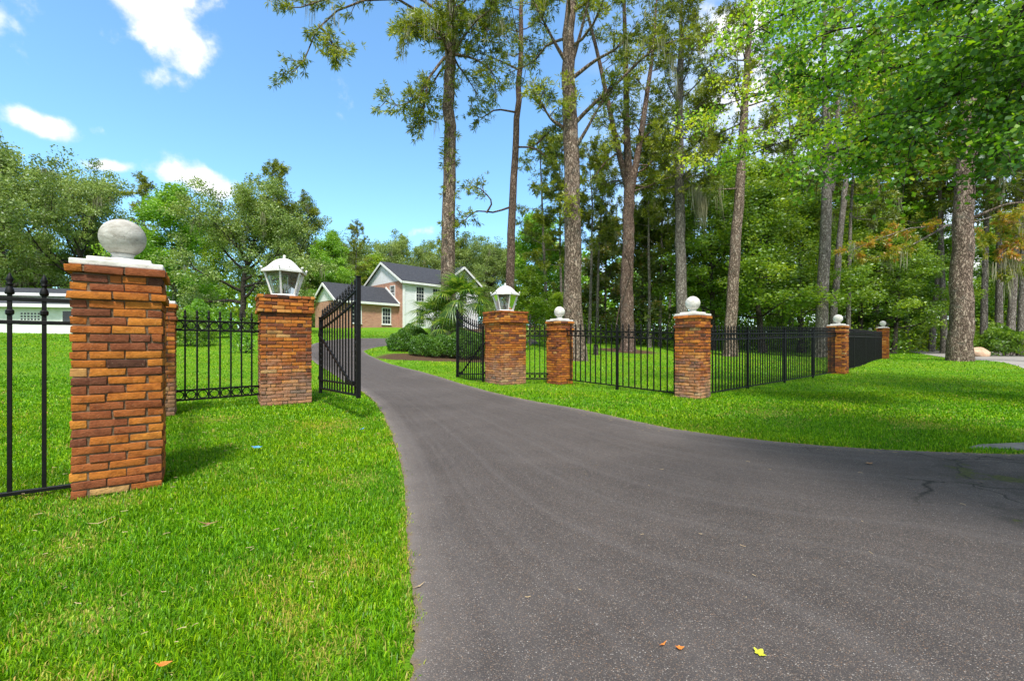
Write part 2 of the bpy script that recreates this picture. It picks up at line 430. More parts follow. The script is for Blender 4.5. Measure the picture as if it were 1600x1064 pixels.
def strip(name, A, B, n, m, mat, lift, kindname=True):
    A = catmull(A, n); B = catmull(B, n)
    jr = np.random.default_rng(len(name))
    cr = (A - B) / np.linalg.norm(A - B, axis=1)[:, None]
    sm = lambda q: np.convolve(q, np.ones(5) / 5, 'same')[:, None]
    A += cr * sm(jr.normal(0, 0.016, n)); B += cr * sm(jr.normal(0, 0.016, n))
    t = np.linspace(0, 1, m)[None, :, None]
    G = A[:, None, :] * (1 - t) + B[:, None, :] * t
    V = np.zeros((n, m, 3)); V[..., :2] = G
    V[..., 2] = tz(G[..., 0], G[..., 1]) + lift
    W = np.linalg.norm(A - B, axis=1)[:, None]
    tt = t[0, :, 0][None, :]
    edge = np.minimum(tt, 1 - tt) * W / 2.0
    track = np.broadcast_to(tt, (n, m))
    X, Y = G[..., 0], G[..., 1]
    moss = (np.exp(-((X - 4.35) ** 2 / 0.5 + (Y - 3.85) ** 2 / 0.35)) + 0.9 * np.exp(-((X - 3.6) ** 2 / 0.25 + (Y - 2.9) ** 2 / 0.4)) + 0.75 * np.exp(-((X - 3.6) ** 2 / 1.4 + (Y - 5.1) ** 2 / 0.02)) + 0.8 * np.exp(-((X - 5.0) ** 2 / 0.9 + (Y - 4.55) ** 2 / 0.08)))
    I = np.arange(n * m).reshape(n, m)
    Q = np.stack([I[:-1, :-1], I[1:, :-1], I[1:, 1:], I[:-1, 1:]], -1).reshape(-1, 4)
    me = npmesh(name, V.reshape(-1, 3), Q, mat, True, extra={'edge': edge.ravel(), 'track': track.ravel(), 'moss': np.clip(moss, 0, 1).ravel()})
    o = link(name, me); tag(o, kind='structure')
    return o, np.vstack([A, B[::-1]])


drive, DRIVE_POLY = strip('driveway', DL, DR, 420, 48, M['asphalt'], 0.012)
street, STREET_POLY = strip('street', SN, SF, 160, 8, M['road'], 0.006)


def inside(poly, x, y):
    r = np.zeros(x.shape, bool)
    px, py = poly[:, 0], poly[:, 1]
    j = len(poly) - 1
    for i in range(len(poly)):
        c = (py[i] > y) != (py[j] > y)
        if c.any():
            xx = (px[j] - px[i]) * (y - py[i]) / (py[j] - py[i] + 1e-12) + px[i]
            r ^= c & (x < xx)
        j = i
    return r


xs = np.concatenate([np.linspace(-700, -60, 20)[:-1], np.linspace(-60, -14, 80)[:-1], np.linspace(-14, 12, 150)[:-1], np.linspace(12, 60, 90)[:-1], np.linspace(60, 700, 20)])
ys = np.concatenate([np.linspace(-200, -12, 10)[:-1], np.linspace(-12, 0, 25)[:-1], np.linspace(0, 20, 120)[:-1], np.linspace(20, 70, 110)[:-1], np.linspace(70, 120, 26)[:-1], np.linspace(120, 900, 20)])
GX, GY = np.meshgrid(xs, ys, indexing='ij')
GZ = tz(GX, GY)
sg = -0.643 * (GX - 4.06) + 0.766 * (GY - 9.92)
litter = sstep(20, 30, sg) * sstep(2, 9, GX) + sstep(44, 52, GY) * sstep(-14, -4, GX) + sstep(44, 60, -GX) * 0.6 + sstep(58, 64, GY)
litter = np.maximum(litter, np.exp(-(((GX + 3.3) / 2.9) ** 4 + ((GY - 20.5 - 0.1 * GX) / 1.7) ** 4)))
litter = np.maximum(litter, np.exp(-((GX - 7.8) ** 2 + (GY - 30) ** 2 * 0.8) / 5.5))
litter = np.maximum(litter, 0.62 * np.exp(-((GX - 3.3) ** 2 + (GY - 22) ** 2) / 1.6))
litter = np.maximum(litter, sstep(34, 46, GX - 0.72 * GY + 22) * 0.8)
litter = np.maximum(litter, 0.8 * np.exp(-((GX + 3.7) ** 2 / 0.12 + (GY - 3.5) ** 2 / 0.03)))
I = np.arange(GX.size).reshape(GX.shape)
Q = np.stack([I[:-1, :-1], I[1:, :-1], I[1:, 1:], I[:-1, 1:]], -1).reshape(-1, 4)
gme = npmesh('lawn_ground', np.stack([GX, GY, GZ], -1).reshape(-1, 3), Q, M['ground'], True, extra={'litter': np.clip(litter, 0, 1).ravel()})
tag(link('lawn_ground', gme), kind='structure')

# concrete strip at the mouth of the driveway
bm = bmesh.new()
pp = [(5.25, 5.12), (6.1, 5.0), (7.4, 4.95), (8.6, 5.9), (7.6, 5.75), (6.4, 5.42), (5.6, 5.3)]
add_prism(bm, [(x, y, tzf(x, y) - 0.05) for x, y in pp], (0, 0, 0.062))
tag(link('concrete_apron', bmmesh('concrete_apron', bm, M['concrete'], bevel=0.008)), kind='structure')

# ------------------------------------------------------------------ grass blades
PILLARS = {}


def grass():
    rg = np.random.default_rng(5)
    Vs, Fs, var = [], [[], []], [[], []]
    base = 0
    hp = (DRIVE_POLY, STREET_POLY)
    apron = np.array(pp)
    bands = [(1.25, 2.6, 15500, 0.056, 0.0050), (2.6, 4.2, 10000, 0.057, 0.0058), (4.2, 7.0, 4600, 0.056, 0.0080), (7.0, 11, 1400, 0.058, 0.015), (11, 17, 460, 0.070, 0.026), (17, 26, 150, 0.075, 0.045), (26, 40, 42, 0.085, 0.08)]
    for (y0, y1, dens, L, W) in bands:
        x0, x1 = -1.32 * y1 - 0.6, 1.32 * y1 + 0.6
        n = int((x1 - x0) * (y1 - y0) * dens)
        x = rg.uniform(x0, x1, n); y = rg.uniform(y0, y1, n)
        k = np.abs(x) < 1.3 * y + 0.6
        x, y = x[k], y[k]
        wob = 0.022 * np.sin(13 * y + 5 * x) + 0.016 * np.sin(37 * y - 21 * x) + 0.012 * np.sin(83 * y + 40 * x)
        jx = x + wob + rg.normal(0, 0.014, len(x)); jy = y + 0.7 * wob + rg.normal(0, 0.014, len(x))
        k = ~(inside(hp[0], jx, jy) | inside(hp[1], jx, jy) | inside(apron, jx, jy))
        k &= ~(((x + 3.3) / 2.8) ** 4 + ((y - 20.5 - 0.1 * x) / 1.55) ** 4 < 1)
        k &= ~((x - 7.8) ** 2 + (y - 30) ** 2 * 0.8 < 4.0)
        k &= ~((-0.643 * (x - 4.06) + 0.766 * (y - 9.92) > 26) & (x > 4))
        x, y = x[k], y[k]
        # patchy: thin spots and tufts
        p = np.sin(x * 2.1 + 1.3 * np.sin(y * 1.7)) * np.sin(y * 2.4 + 1.1 * np.sin(x * 1.9)) + 0.55 * np.sin(x * 6.3 + y * 3.1) * np.sin(y * 7.1 - x * 2.2)
        keep = rg.random(len(x)) < np.clip(0.93 + 0.28 * p, 0.25, 1.0)
        x, y, p = x[keep], y[keep], p[keep]
        n = len(x)
        edge = np.zeros(n, bool)
        if y1 <= 11:
            for ox, oy in ((0.045, 0), (-0.045, 0), (0, 0.05), (0, -0.05)):
                sel = (np.abs(x) < 9)
                edge[sel] |= inside(hp[0][::2], x[sel] + ox * rg.uniform(0.3, 1.6, sel.sum()), y[sel] + oy * rg.uniform(0.3, 1.6, sel.sum()))
        thin = np.zeros(n)
        for cx_, cy_, r_ in ((-1.35, 3.9, .22), (-1.05, 2.35, .16), (-0.95, 1.95, .14), (-0.7, 1.75, .12), (-3.1, 3.35, .22), (-2.6, 2.6, .2), (-1.9, 1.95, .18), (-2.6, 6.4, .35), (-4.6, 6.9, .3), (6.1, 6.6, .35), (7.2, 5.8, .3), (-1.6, 1.5, .15), (4.4, 7.6, .4)):
            thin = np.maximum(thin, np.exp(-((x - cx_) ** 2 + (y - cy_) ** 2) / r_ ** 2))
        z = tz(x, y)
        a = rg.uniform(0, 2 * PI, n)
        hh = L * rg.uniform(0.45, 1.15, n) * (0.86 + 0.12 * np.clip(p, -1, 1)) * (1 - 0.35 * edge) * (1 - 0.45 * thin)
        lean = np.abs(rg.normal(0.72, 0.42, n))
        w = W * rg.uniform(0.6, 1.25, n)
        dx, dy = np.cos(a), np.sin(a)
        b = a + PI / 2 + rg.normal(0, 0.5, n)
        bx, by = np.cos(b) * w / 2, np.sin(b) * w / 2
        v = rg.beta(1.5, 1.9, n) * 0.86 + 0.09 * p - 0.03
        wild = np.sin(3.7 * x + 2.1 * np.sin(2.9 * y)) * np.sin(4.3 * y - 1.7 * np.sin(3.3 * x))
        dead = rg.random(n) < (0.022 + 0.12 * (p < -0.85) + 0.55 * edge + 0.48 * thin + 0.16 * (wild > 0.78))
        v = np.where(dead, rg.uniform(0.92, 1.0, n), np.clip(v, 0, 0.88))
        if y1 <= 11:
            p0 = np.stack([x - bx, y - by, z - 0.005], -1); p1 = np.stack([x + bx, y + by, z - 0.005], -1)
            mz = hh * np.cos(lean * 0.5) * 0.6
            ml = hh * np.sin(lean * 0.5) * 0.6
            m = np.stack([x + dx * ml, y + dy * ml, z + mz], -1)
            bb = np.stack([bx, by, 0 * bx], -1) * 0.85
            tl = ml + hh * np.sin(lean * 1.5) * 0.5; tzz = mz + hh * np.cos(lean * 1.5) * 0.5
            tip = np.stack([x + dx * tl, y + dy * tl, z + np.maximum(tzz, 0.01)], -1)
            V = np.stack([p0, p1, m + bb, m - bb, tip], 1).reshape(-1, 3)
            i = base + np.arange(n) * 5
            Fs[0].append(np.stack([i, i + 1, i + 2, i + 3], -1)); Fs[1].append(np.stack([i + 3, i + 2, i + 4], -1))
            var[0].append(v); var[1].append(v)
            base += 5 * n
        else:
            p0 = np.stack([x - bx, y - by, z - 0.01], -1); p1 = np.stack([x + bx, y + by, z - 0.01], -1)
            tl = hh * np.sin(lean)
            tip = np.stack([x + dx * tl, y + dy * tl, z + hh * np.cos(lean)], -1)
            V = np.stack([p0, p1, tip], 1).reshape(-1, 3)
            i = base + np.arange(n) * 3
            Fs[1].append(np.stack([i, i + 1, i + 2], -1)); var[1].append(v)
            base += 3 * n
        Vs.append(V)
    q = np.concatenate(Fs[0]); t3 = np.concatenate(Fs[1])
    me = npmesh('grass', np.concatenate(Vs), [q, t3], M['grass'], False, var=np.concatenate(var[0] + var[1]))
    tag(link('grass', me), 'bright green coarse blades of lawn grass either side of the driveway', 'grass', kind='stuff')


grass()

# ------------------------------------------------------------------ brick pillars


def brick_mesh(name, w, courses, ch, corbel, seed, mat, D=0.105, jit=0.005, bl=0.225, bev=0.0045):
    rg = random.Random(seed)
    bm = bmesh.new()
    colr = []
    joint = 0.011
    for k in range(courses):
        pr = corbel.get(courses - 1 - k, 0.0)
        hw = w / 2 + pr
        z0 = k * ch - 0.06; z1 = z0 + ch - joint
        run = 2 * hw - D
        nb = max(1, round(run / bl))
        flip = k % 2
        for side in range(4):
            ang = side * PI / 2
            R = Matrix.Rotation(ang, 4, 'Z')
            ed = [0.0]
            for q in range(1, nb): ed.append(run * q / nb + rg.uniform(-0.022, 0.022))
            ed.append(run)
            if rg.random() < 0.18 and nb > 1:      # a closer brick
                c = rg.randrange(nb); ed.insert(c + 1, ed[c] + (ed[c + 1] - ed[c]) * rg.choice((0.35, 0.65)))
            for a, b in zip(ed, ed[1:]):
                a2 = a + joint / 2; b2 = b - joint / 2
                x0, x1 = (-hw + a2, -hw + b2) if not flip else (hw - b2, hw - a2)
                out = rg.uniform(-0.004, 0.004)
                vs = add_box(bm, (0, 0, 0), (1, 1, 1))
                jz = rg.uniform(-0.0025, 0.0025)
                for v in vs:
                    lx = x0 if v.co.x < 0 else x1
                    ly = (-hw - out) if v.co.y < 0 else (-hw + D - joint)
                    lz = (z0 if v.co.z < 0 else z1) + jz
                    p = R @ Vector((lx + rg.uniform(-jit, jit), ly + rg.uniform(-jit, jit), lz + rg.uniform(-jit, jit)))
                    v.co = p
                colr.append(min(1, max(0, rg.gauss(0.47, 0.26))))
    nbk = len(colr)
    bmesh.ops.bevel(bm, geom=bm.edges[:], offset=bev, segments=2, affect='EDGES', profile=0.6)
    bmesh.ops.recalc_face_normals(bm, faces=bm.faces[:])
    # island index per face: flood fill
    bm.faces.ensure_lookup_table(); bm.faces.index_update()
    isl = [-1] * len(bm.faces); cur = 0
    for f in bm.faces:
        if isl[f.index] >= 0: continue
        st = [f]; isl[f.index] = cur
        while st:
            g = st.pop()
            for e in g.edges:
                for h in e.link_faces:
                    if isl[h.index] < 0: isl[h.index] = cur; st.append(h)
        cur += 1
    rr = random.Random(seed + 7)
    cv = [min(1, max(0, rr.gauss(0.53, 0.20))) for _ in range(cur)]
    for f in bm.faces: f.smooth = True
    me = bpy.data.meshes.new(name); bm.to_mesh(me); bm.free()
    at_ = me.attributes.new('var', 'FLOAT', 'FACE')
    at_.data.foreach_set('value', np.array([cv[i] for i in isl], np.float32))
    me.materials.append(mat)
    return me


def mortar_mesh(name, w, H, ch, courses, corbel):
    bm = bmesh.new()
    add_box(bm, (0, 0, H / 2 - 0.06), (w - 0.026, w - 0.026, H - 0.02))
    for kk, pr in corbel.items():
        z0 = (courses - 1 - kk) * ch - 0.06
        add_box(bm, (0, 0, z0 + ch / 2 - 0.004), (w + 2 * pr - 0.03, w + 2 * pr - 0.03, ch - 0.024))
    return bmmesh(name, bm, M['mortar'])


def capstone_parts(root, H, w, ballmat, capmat, tilt=0.0):
    bm = bmesh.new()
    add_box(bm, (0, 0, 0.024), (w + 0.015, w + 0.015, 0.048))
    me = bmmesh('cap_slab', bm, capmat, bevel=0.014, seg=3)
    link('cap_slab', me, root, (0, 0, H), (0, 0, tilt))
    bm = bmesh.new()
    add_box(bm, (0, 0, 0.02), (w * 0.72, w * 0.72, 0.04))
    link('cap_step', bmmesh('cap_step', bm, capmat, bevel=0.013, seg=3), root, (0, 0, H + 0.047), (0, 0, tilt))
    bm = bmesh.new()
    add_lathe(bm, [(0.105, 0.0), (0.10, 0.015), (0.075, 0.025), (0.07, 0.05), (0.082, 0.062)], 24)
    link('ball_neck', bmmesh('ball_neck', bm, capmat, True), root, (0, 0, H + 0.085))
    bm = bmesh.new()
    prof = []
    r = 0.158
    for k in range(25):
        a = -PI / 2 + PI * k / 24
        prof.append((max(0.001, r * math.cos(a)), r * math.sin(a)))
    add_lathe(bm, prof, 40)
    link('ball_finial', bmmesh('ball_finial', bm, ballmat, True), root, (0, 0, H + 0.13 + r))


def ball_pillar(x, y, phi, label, seed, mat='brick', ball='whitecon', w=0.56, dz=0.0, H_courses=28):
    z = tzf(x, y) + dz
    ch = 0.0675
    H = H_courses * ch - 0.06
    corb = {0: 0.026, 3: 0.024}
    root = thing('brick_pillar', label, 'brick pillar', (x, y, z), phi, 'brick pillars topped with a concrete ball')
    link('brickwork', brick_mesh('brickwork', w, H_courses, ch, corb, seed, M[mat]), root)
    link('mortar_core', mortar_mesh('mortar_core', w, H, ch, H_courses, corb), root)
    capstone_parts(root, H - 0.008, w, M[ball], M['whitecon'])
    return z + H


D2R = math.radians
PA_L = (-3.33, 3.78); PB_L = (-5.90, 7.29); PC_L = (-4.55, 8.83)
PA_R = (4.06, 9.92); PB_R = (1.40, 13.0); PC_R = (-0.20, 13.0)
PD_R = (12.55, 17.0); PE_R = (22.0, 26.2); PF_R = (32.4, 40.0)
ball_pillar(*PA_L, D2R(35.5), 'orange brick pillar nearest the camera with a weathered grey ball on top', 3, ball='greyball', dz=0.0)
ball_pillar(*PB_L, D2R(35), 'brick pillar mostly hidden behind the nearest pillar at the end of the ringed iron panel', 11, 'brick_weathered')
ball_pillar(*PA_R, D2R(40), 'brick corner pillar with white ball in the middle of the right hand iron fence', 21, 'brick_weathered')
ball_pillar(*PB_R, D2R(36), 'brick pillar with white ball just right of the right lantern pillar', 31)
ball_pillar(*PD_R, D2R(40), 'far brick pillar with white ball where the long street fence meets a darker stretch', 41)
ball_pillar(*PE_R, D2R(45), 'distant small brick pillar with white ball at the right end of the fence near the street', 51)
ball_pillar(*PF_R, D2R(50), 'most distant pillar of which only the white ball shows above the far fence', 61)


def gate_pillar(x, y, phi, label, seed, mat, w=0.88):
    z = tzf(x, y)
    ch = 0.0675; n = 32
    H = n * ch - 0.06
    corb = {0: 0.05, 1: 0.034, 2: 0.034, 3: 0.034, 4: 0.05}
    root = thing('gate_pillar', label, 'brick pillar', (x, y, z), phi, 'wide brick pillars that carry the gate lanterns')
    link('brickwork', brick_mesh('brickwork', w, n, ch, corb, seed, M[mat]), root)
    link('mortar_core', mortar_mesh('mortar_core', w, H, ch, n, corb), root)
    return z + H


TOP_CL = gate_pillar(*PC_L, D2R(33), 'wide brick gate pillar left of the driveway carrying a white lantern', 71, 'brick_weathered')
TOP_CR = gate_pillar(*PC_R, D2R(36), 'wide brick gate pillar right of the driveway with whitish stains low down', 81, 'brick_weathered')


# ------------------------------------------------------------------ lanterns
def lantern(x, y, z, phi, label):
    root = thing('lantern', label, 'lantern', (x, y, z), phi, 'white hexagonal lanterns on the gate pillars')
    hexa = lambda r, zz, k: Vector((r * math.cos(PI / 3 * k), r * math.sin(PI / 3 * k), zz))
    zb, zt, rb, rt = 0.05, 0.50, 0.235, 0.375
    bm = bmesh.new(); add_lathe(bm, [(0.25, 0), (0.262, 0.008), (0.262, 0.035), (0.245, 0.05)], 6)
    link('lamp_base', bmmesh('lamp_base', bm, M['enamel'], bevel=0.003), root)
    for k in range(6):
        bm = bmesh.new()
        add_poly(bm, [hexa(rb - 0.012, zb, k), hexa(rb - 0.012, zb, k + 1), hexa(rt - 0.012, zt, k + 1), hexa(rt - 0.012, zt, k)])
        link('glass_pane', bmmesh('glass_pane', bm, M['glass']), root)
        bm = bmesh.new(); add_bar(bm, hexa(rb, zb - 0.004, k), hexa(rt, zt + 0.01, k), 0.030, 0.030)
        link('glazing_bar', bmmesh('glazing_bar', bm, M['enamel'], bevel=0.004), root)
    bm = bmesh.new()
    prof = [(0.405, 0.470), (0.425, 0.478), (0.428, 0.515), (0.40, 0.528), (0.345, 0.560), (0.30, 0.600), (0.255, 0.650), (0.20, 0.700), (0.14, 0.738), (0.075, 0.762), (0.02, 0.772)]
    add_lathe(bm, prof, 6, cap=False)
    bm.faces.ensure_lookup_table()
    bm.faces.new([v for v in bm.verts if abs(v.co.z - 0.772) < 1e-5][::1])
    me = bmmesh('lamp_roof', bm, M['enamel'])
    rf = link('lamp_roof', me, root)
    bm = bmesh.new(); add_lathe(bm, [(0.03, 0.766), (0.034, 0.778), (0.018, 0.79), (0.026, 0.805), (0.03, 0.82), (0.02, 0.838), (0.004, 0.846)], 12)
    link('roof_knob', bmmesh('roof_knob', bm, M['enamel'], True), rf)
    bm = bmesh.new(); add_lathe(bm, [(0.36, 0.496), (0.36, 0.502)], 6)
    link('ceiling_plate', bmmesh('ceiling_plate', bm, M['mortar']), rf)
    for k in range(6):
        bm = bmesh.new()
        c = hexa(0.425, 0.52, k)
        add_lathe(bm, [(0.010, 0.0), (0.010, 0.02), (0.02, 0.028), (0.024, 0.042), (0.018, 0.056), (0.003, 0.062)], 10, c)
        link('corner_knob', bmmesh('corner_knob', bm, M['enamel'], True), rf)
        a = PI / 3 * (k + 0.5)
        bm = bmesh.new(); add_lathe(bm, [(0.012, 0), (0.012, 0.016), (0.004, 0.02)], 8, (0.30 * math.cos(a), 0.30 * math.sin(a), 0.555))
        link('roof_bolt', bmmesh('roof_bolt', bm, M['iron'], True), rf)
    bm = bmesh.new()
    add_lathe(bm, [(0.11, 0.05), (0.11, 0.07), (0.03, 0.08), (0.03, 0.15), (0.012, 0.155)], 14)
    sk = link('lamp_socket', bmmesh('lamp_socket', bm, M['iron'], True), root)
    for a in (0.3, 2.4, 4.5):
        bm = bmesh.new()
        add_lathe(bm, [(0.016, 0.075), (0.016, 0.16), (0.03, 0.18), (0.036, 0.21), (0.024, 0.25), (0.004, 0.27)], 12, (0.075 * math.cos(a), 0.075 * math.sin(a), 0))
        link('bulb', bmmesh('bulb', bm, M['enamel'], True), sk)


lantern(PC_L[0], PC_L[1], TOP_CL - 0.005, D2R(33 + 12), 'white hexagonal lantern standing on the left gate pillar')
lantern(PC_R[0], PC_R[1], TOP_CR - 0.005, D2R(36 + 18), 'white hexagonal lantern standing on the right gate pillar')

# ------------------------------------------------------------------ iron fences and gates
FIN = None


def finial_mesh():
    global FIN
    if FIN: return FIN
    bm = bmesh.new()
    add_lathe(bm, [(0.016, 0.0), (0.026, 0.004), (0.028, 0.018), (0.022, 0.045), (0.014, 0.062), (0.013, 0.07), (0.020, 0.076), (0.020, 0.084), (0.013, 0.090), (0.021, 0.108), (0.020, 0.122), (0.012, 0.145), (0.002, 0.17)], 10)
    FIN = bmmesh('spear_tip', bm, M['iron'], True)
    return FIN


BARS = {}


def bar_mesh(h, w=0.024, collar=None):
    key = (round(h, 2), w, collar)
    if key not in BARS:
        bm = bmesh.new()
        add_box(bm, (0, 0, key[0] / 2), (w, w, key[0]))
        if collar: add_lathe(bm, [(w * .75, collar - .022), (w * 1.05, collar - .012), (w * 1.05, collar + .012), (w * .75, collar + .022)], 8)
        BARS[key] = bmmesh('picket', bm, M['iron'])
    return BARS[key]


RING = {}


def ring_mesh(R, r=0.009):
    key = round(R, 3)
    if key not in RING:
        bm = bmesh.new()
        n, m = 20, 6
        vs = [[bm.verts.new(((R + r * math.cos(2 * PI * j / m)) * math.cos(2 * PI * i / n), r * 1.2 * math.sin(2 * PI * j / m), (R + r * math.cos(2 * PI * j / m)) * math.sin(2 * PI * i / n))) for j in range(m)] for i in range(n)]
        for i in range(n):
            for j in range(m):
                bm.faces.new((vs[i][j], vs[(i + 1) % n][j], vs[(i + 1) % n][(j + 1) % m], vs[i][(j + 1) % m]))
        RING[key] = bmmesh('ring', bm, M['iron'], True)
    return RING[key]


def fence(label, p0, p1, zb, zt, n, posts=(), ring_top=True, ring_bottom=False, gap=0.15, cap=0.0, collar=False):
    """p0,p1 xy; zb,zt = (start,end) world heights of bottom and top rail; n pitches; posts = picket indices that are posts"""
    g0 = tzf(*p0)
    d = Vector((p1[0] - p0[0], p1[1] - p0[1]))
    L = d.length
    root = thing('iron_fence', label, 'iron fence', (p0[0], p0[1], g0), math.atan2(d.y, d.x), 'black iron fence runs between the brick pillars')
    B = lambda t: zb[0] + (zb[1] - zb[0]) * t - g0
    T = lambda t: zt[0] + (zt[1] - zt[0]) * t - g0

    def rail(name, f):
        bm = bmesh.new()
        add_bar(bm, (0, 0, f(0)), (L, 0, f(1)), 0.034, 0.030)
        link(name, bmmesh(name, bm, M['iron'], bevel=0.003), root)
    rail('top_rail', T); rail('lower_top_rail', lambda t: T(t) - gap); rail('bottom_rail', B)
    if ring_bottom: rail('upper_bottom_rail', lambda t: B(t) + gap)
    pitch = L / n
    for k in range(1, n):
        t = k / n
        if k in posts:
            bm = bmesh.new()
            zg = tzf(p0[0] + d.x * t, p0[1] + d.y * t) - g0
            add_box(bm, (0, 0, (zg - 0.1 + T(t) + 0.10) / 2), (0.055, 0.055, T(t) + 0.10 - zg + 0.1))
            add_lathe(bm, [(0.036, T(t) + 0.10), (0.036, T(t) + 0.112), (0.018, T(t) + 0.122), (0.03, T(t) + 0.14), (0.03, T(t) + 0.165), (0.012, T(t) + 0.19), (0.003, T(t) + 0.2)], 12)
            link('post', bmmesh('post', bm, M['iron']), root, (k * pitch, 0, 0))
        else:
            h = T(t) - B(t) + 0.055
            me = bar_mesh(h, 0.024, 0.9 if False else (round(T(t) - B(t) - gap / 2, 2) if collar else None))
            b = link('picket', me, root, (k * pitch, 0, B(t) - 0.015))
            link('spear_tip', finial_mesh(), b, (0, 0, round(h, 2) - 0.004))
    Rr = min(gap / 2 - 0.017, pitch / 2 - 0.014)
    for k in range(n):
        t = (k + 0.5) / n
        sc = (pitch / 2 - 0.012) / Rr if pitch / 2 - 0.012 < Rr * 1.25 else 1.0
        if ring_top: link('ring', ring_mesh(Rr), root, ((k + 0.5) * pitch, 0, T(t) - gap / 2))
        if ring_bottom: link('ring', ring_mesh(Rr), root, ((k + 0.5) * pitch, 0, B(t) + gap / 2))
    return root


def between(a, b, ra, rb):
    d = np.array(b) - np.array(a); L = np.linalg.norm(d); d /= L
    return tuple(np.array(a) + d * ra), tuple(np.array(b) - d * rb)


# left: towards the camera and out of frame
uL = np.array([math.cos(D2R(36)), math.sin(D2R(36))])
a0 = np.array(PA_L) - uL * 0.285
a1 = a0 - uL * (0.18 * 15.48)
fence('black iron fence left of the nearest pillar with two plain pickets in view', tuple(a0), tuple(a1), (0.262, 0.262), (1.76, 1.76), 15, ring_top=False, gap=0.18, collar=True)
p, q = between(PA_L, PB_L, 0.28, 0.28)
fence('black iron fence hidden edge on behind the nearest brick pillar', p, q, (0.36, 0.44), (1.74, 1.84), 20, posts=(10,))
p, q = between(PB_L, PC_L, 0.24, 0.42)
fence('short black iron panel with rings top and bottom left of the left gate pillar', p, q, (0.465, 0.465), (1.83, 1.83), 8, ring_bottom=True, gap=0.165)
p, q = between(PC_R, PB_R, 0.43, 0.29)
fence('narrow black iron panel with rings between the right gate pillar and the ball pillar', p, q, (0.42, 0.42), (1.84, 1.84), 6, ring_bottom=True, gap=0.165)
p, q = between(PB_R, PA_R, 0.27, 0.27)
fence('black iron fence from the right lantern side to the right corner pillar, one post midway', p, q, (0.42, 0.30), (1.84, 1.69), 20, posts=(10,))
p, q = between(PA_R, PD_R, 0.27, 0.27)
fence('long black iron fence along the right lawn running back from the corner pillar', p, q, (0.28, 0.40), (1.67, 1.90), 64, posts=(16, 32, 48))
p, q = between(PD_R, PE_R, 0.27, 0.27)
fence('far black iron fence seen nearly edge on between the last two ball pillars', p, q, (0.42, 0.56), (1.90, 2.02), 76, posts=(19, 38, 57))
p, q = between(PE_R, PF_R, 0.27, 0.27)
fence('farthest black iron fence beyond the distant small pillar, almost hidden', p, q, (0.56, 0.75), (2.02, 2.30), 80, posts=(20, 40, 60))


def gate(label, hinge, free, zb, zt, n, power, tilt_post=0.0):
    """zb=(hinge,free) bottom rail, zt=(hinge,free) top rail heights (world)"""
    d = Vector((free[0] - hinge[0], free[1] - hinge[1])); L = d.length
    root = thing('iron_gate', label, 'gate', (hinge[0], hinge[1], zb[0]), math.atan2(d.y, d.x), 'black iron driveway gates')
    z0 = zb[0]
    B = lambda t: zb[0] + (zb[1] - zb[0]) * t - z0
    T = lambda t: zt[0] + (zt[1] - zt[0]) * (0.25 * t + 0.75 * t ** power) - z0

    def rail(name, f, w=0.034):
        bm = bmesh.new()
        m = 18
        for k in range(m):
            a, b = k / m, (k + 1) / m
            add_bar(bm, (a * L, 0, f(a)), (b * L + 0.002, 0, f(b)), w, 0.03)
        link(name, bmmesh(name, bm, M['iron']), root)
    rail('top_rail', T, 0.04); rail('lower_top_rail', lambda t: T(t) - 0.17); rail('bottom_rail', B, 0.04); rail('upper_bottom_rail', lambda t: B(t) + 0.16)
    for nm, x, top, low, w in (('hinge_stile', 0, T(0) + 0.05, B(0) - 0.10, 0.055), ('free_stile', L, T(1) + 0.17, B(1) - 0.04, 0.062)):
        bm = bmesh.new(); add_box(bm, (x, 0, (top + low) / 2), (w, w, top - low))
        st = link(nm, bmmesh(nm, bm, M['iron'], bevel=0.004), root)
        bm = bmesh.new(); add_box(bm, (x, 0, top + 0.008), (w + 0.014, w + 0.014, 0.016))
        link('stile_cap', bmmesh('stile_cap', bm, M['iron'], bevel=0.003), st)
    for k in range(1, n):
        t = k / n
        h = T(t) - B(t) + 0.05
        me = bar_mesh(h, 0.022)
        b = link('picket', me, root, (t * L, 0, B(t) - 0.012))
        link('spear_tip', finial_mesh(), b, (0, 0, round(h, 2) - 0.004))
    for k in (0, n - 1):
        for j in range(6):
            link('ring', ring_mesh(0.052), root, ((k + 0.5) * L / n, 0, B(0.5) + 0.45 + 0.11 * j), (0, 0, 0))
    bm = bmesh.new(); add_bar(bm, (L * 0.10, -0.032, 0.98), (L * 0.84, -0.032, B(0.84) + 0.22), 0.03, 0.045)
    link('brace', bmmesh('brace', bm, M['iron'], bevel=0.004), root)
    bm = bmesh.new(); add_bar(bm, (L * 0.80, -0.034, B(0.84) + 0.20), (L * 0.95, -0.034, B(0.84) + 0.20), 0.04, 0.06)
    link('brace_bracket', bmmesh('brace_bracket', bm, M['iron'], bevel=0.004), root)
    for zz in (0.2, 1.05):
        bm = bmesh.new(); add_box(bm, (-0.05, 0, zz), (0.09, 0.05, 0.07))
        link('hinge', bmmesh('hinge', bm, M['iron'], bevel=0.006), root)


gate('open iron gate leaf at the left gate pillar, rising to a tall end stile', (-3.79, 8.74), (-2.40, 6.90), (0.56, 0.62), (1.90, 2.30), 14, 1.35)
gate('open iron gate leaf at the right gate pillar with a dipping curved top', (-0.86, 13.05), (-1.74, 14.05), (0.40, 0.33), (1.92, 2.36), 13, 1.9)
# hinge posts fixed to the pillars are part of each gate (stiles above)

# ------------------------------------------------------------------ vegetation core


def unit(v):
    return v / (np.linalg.norm(v) + 1e-9)


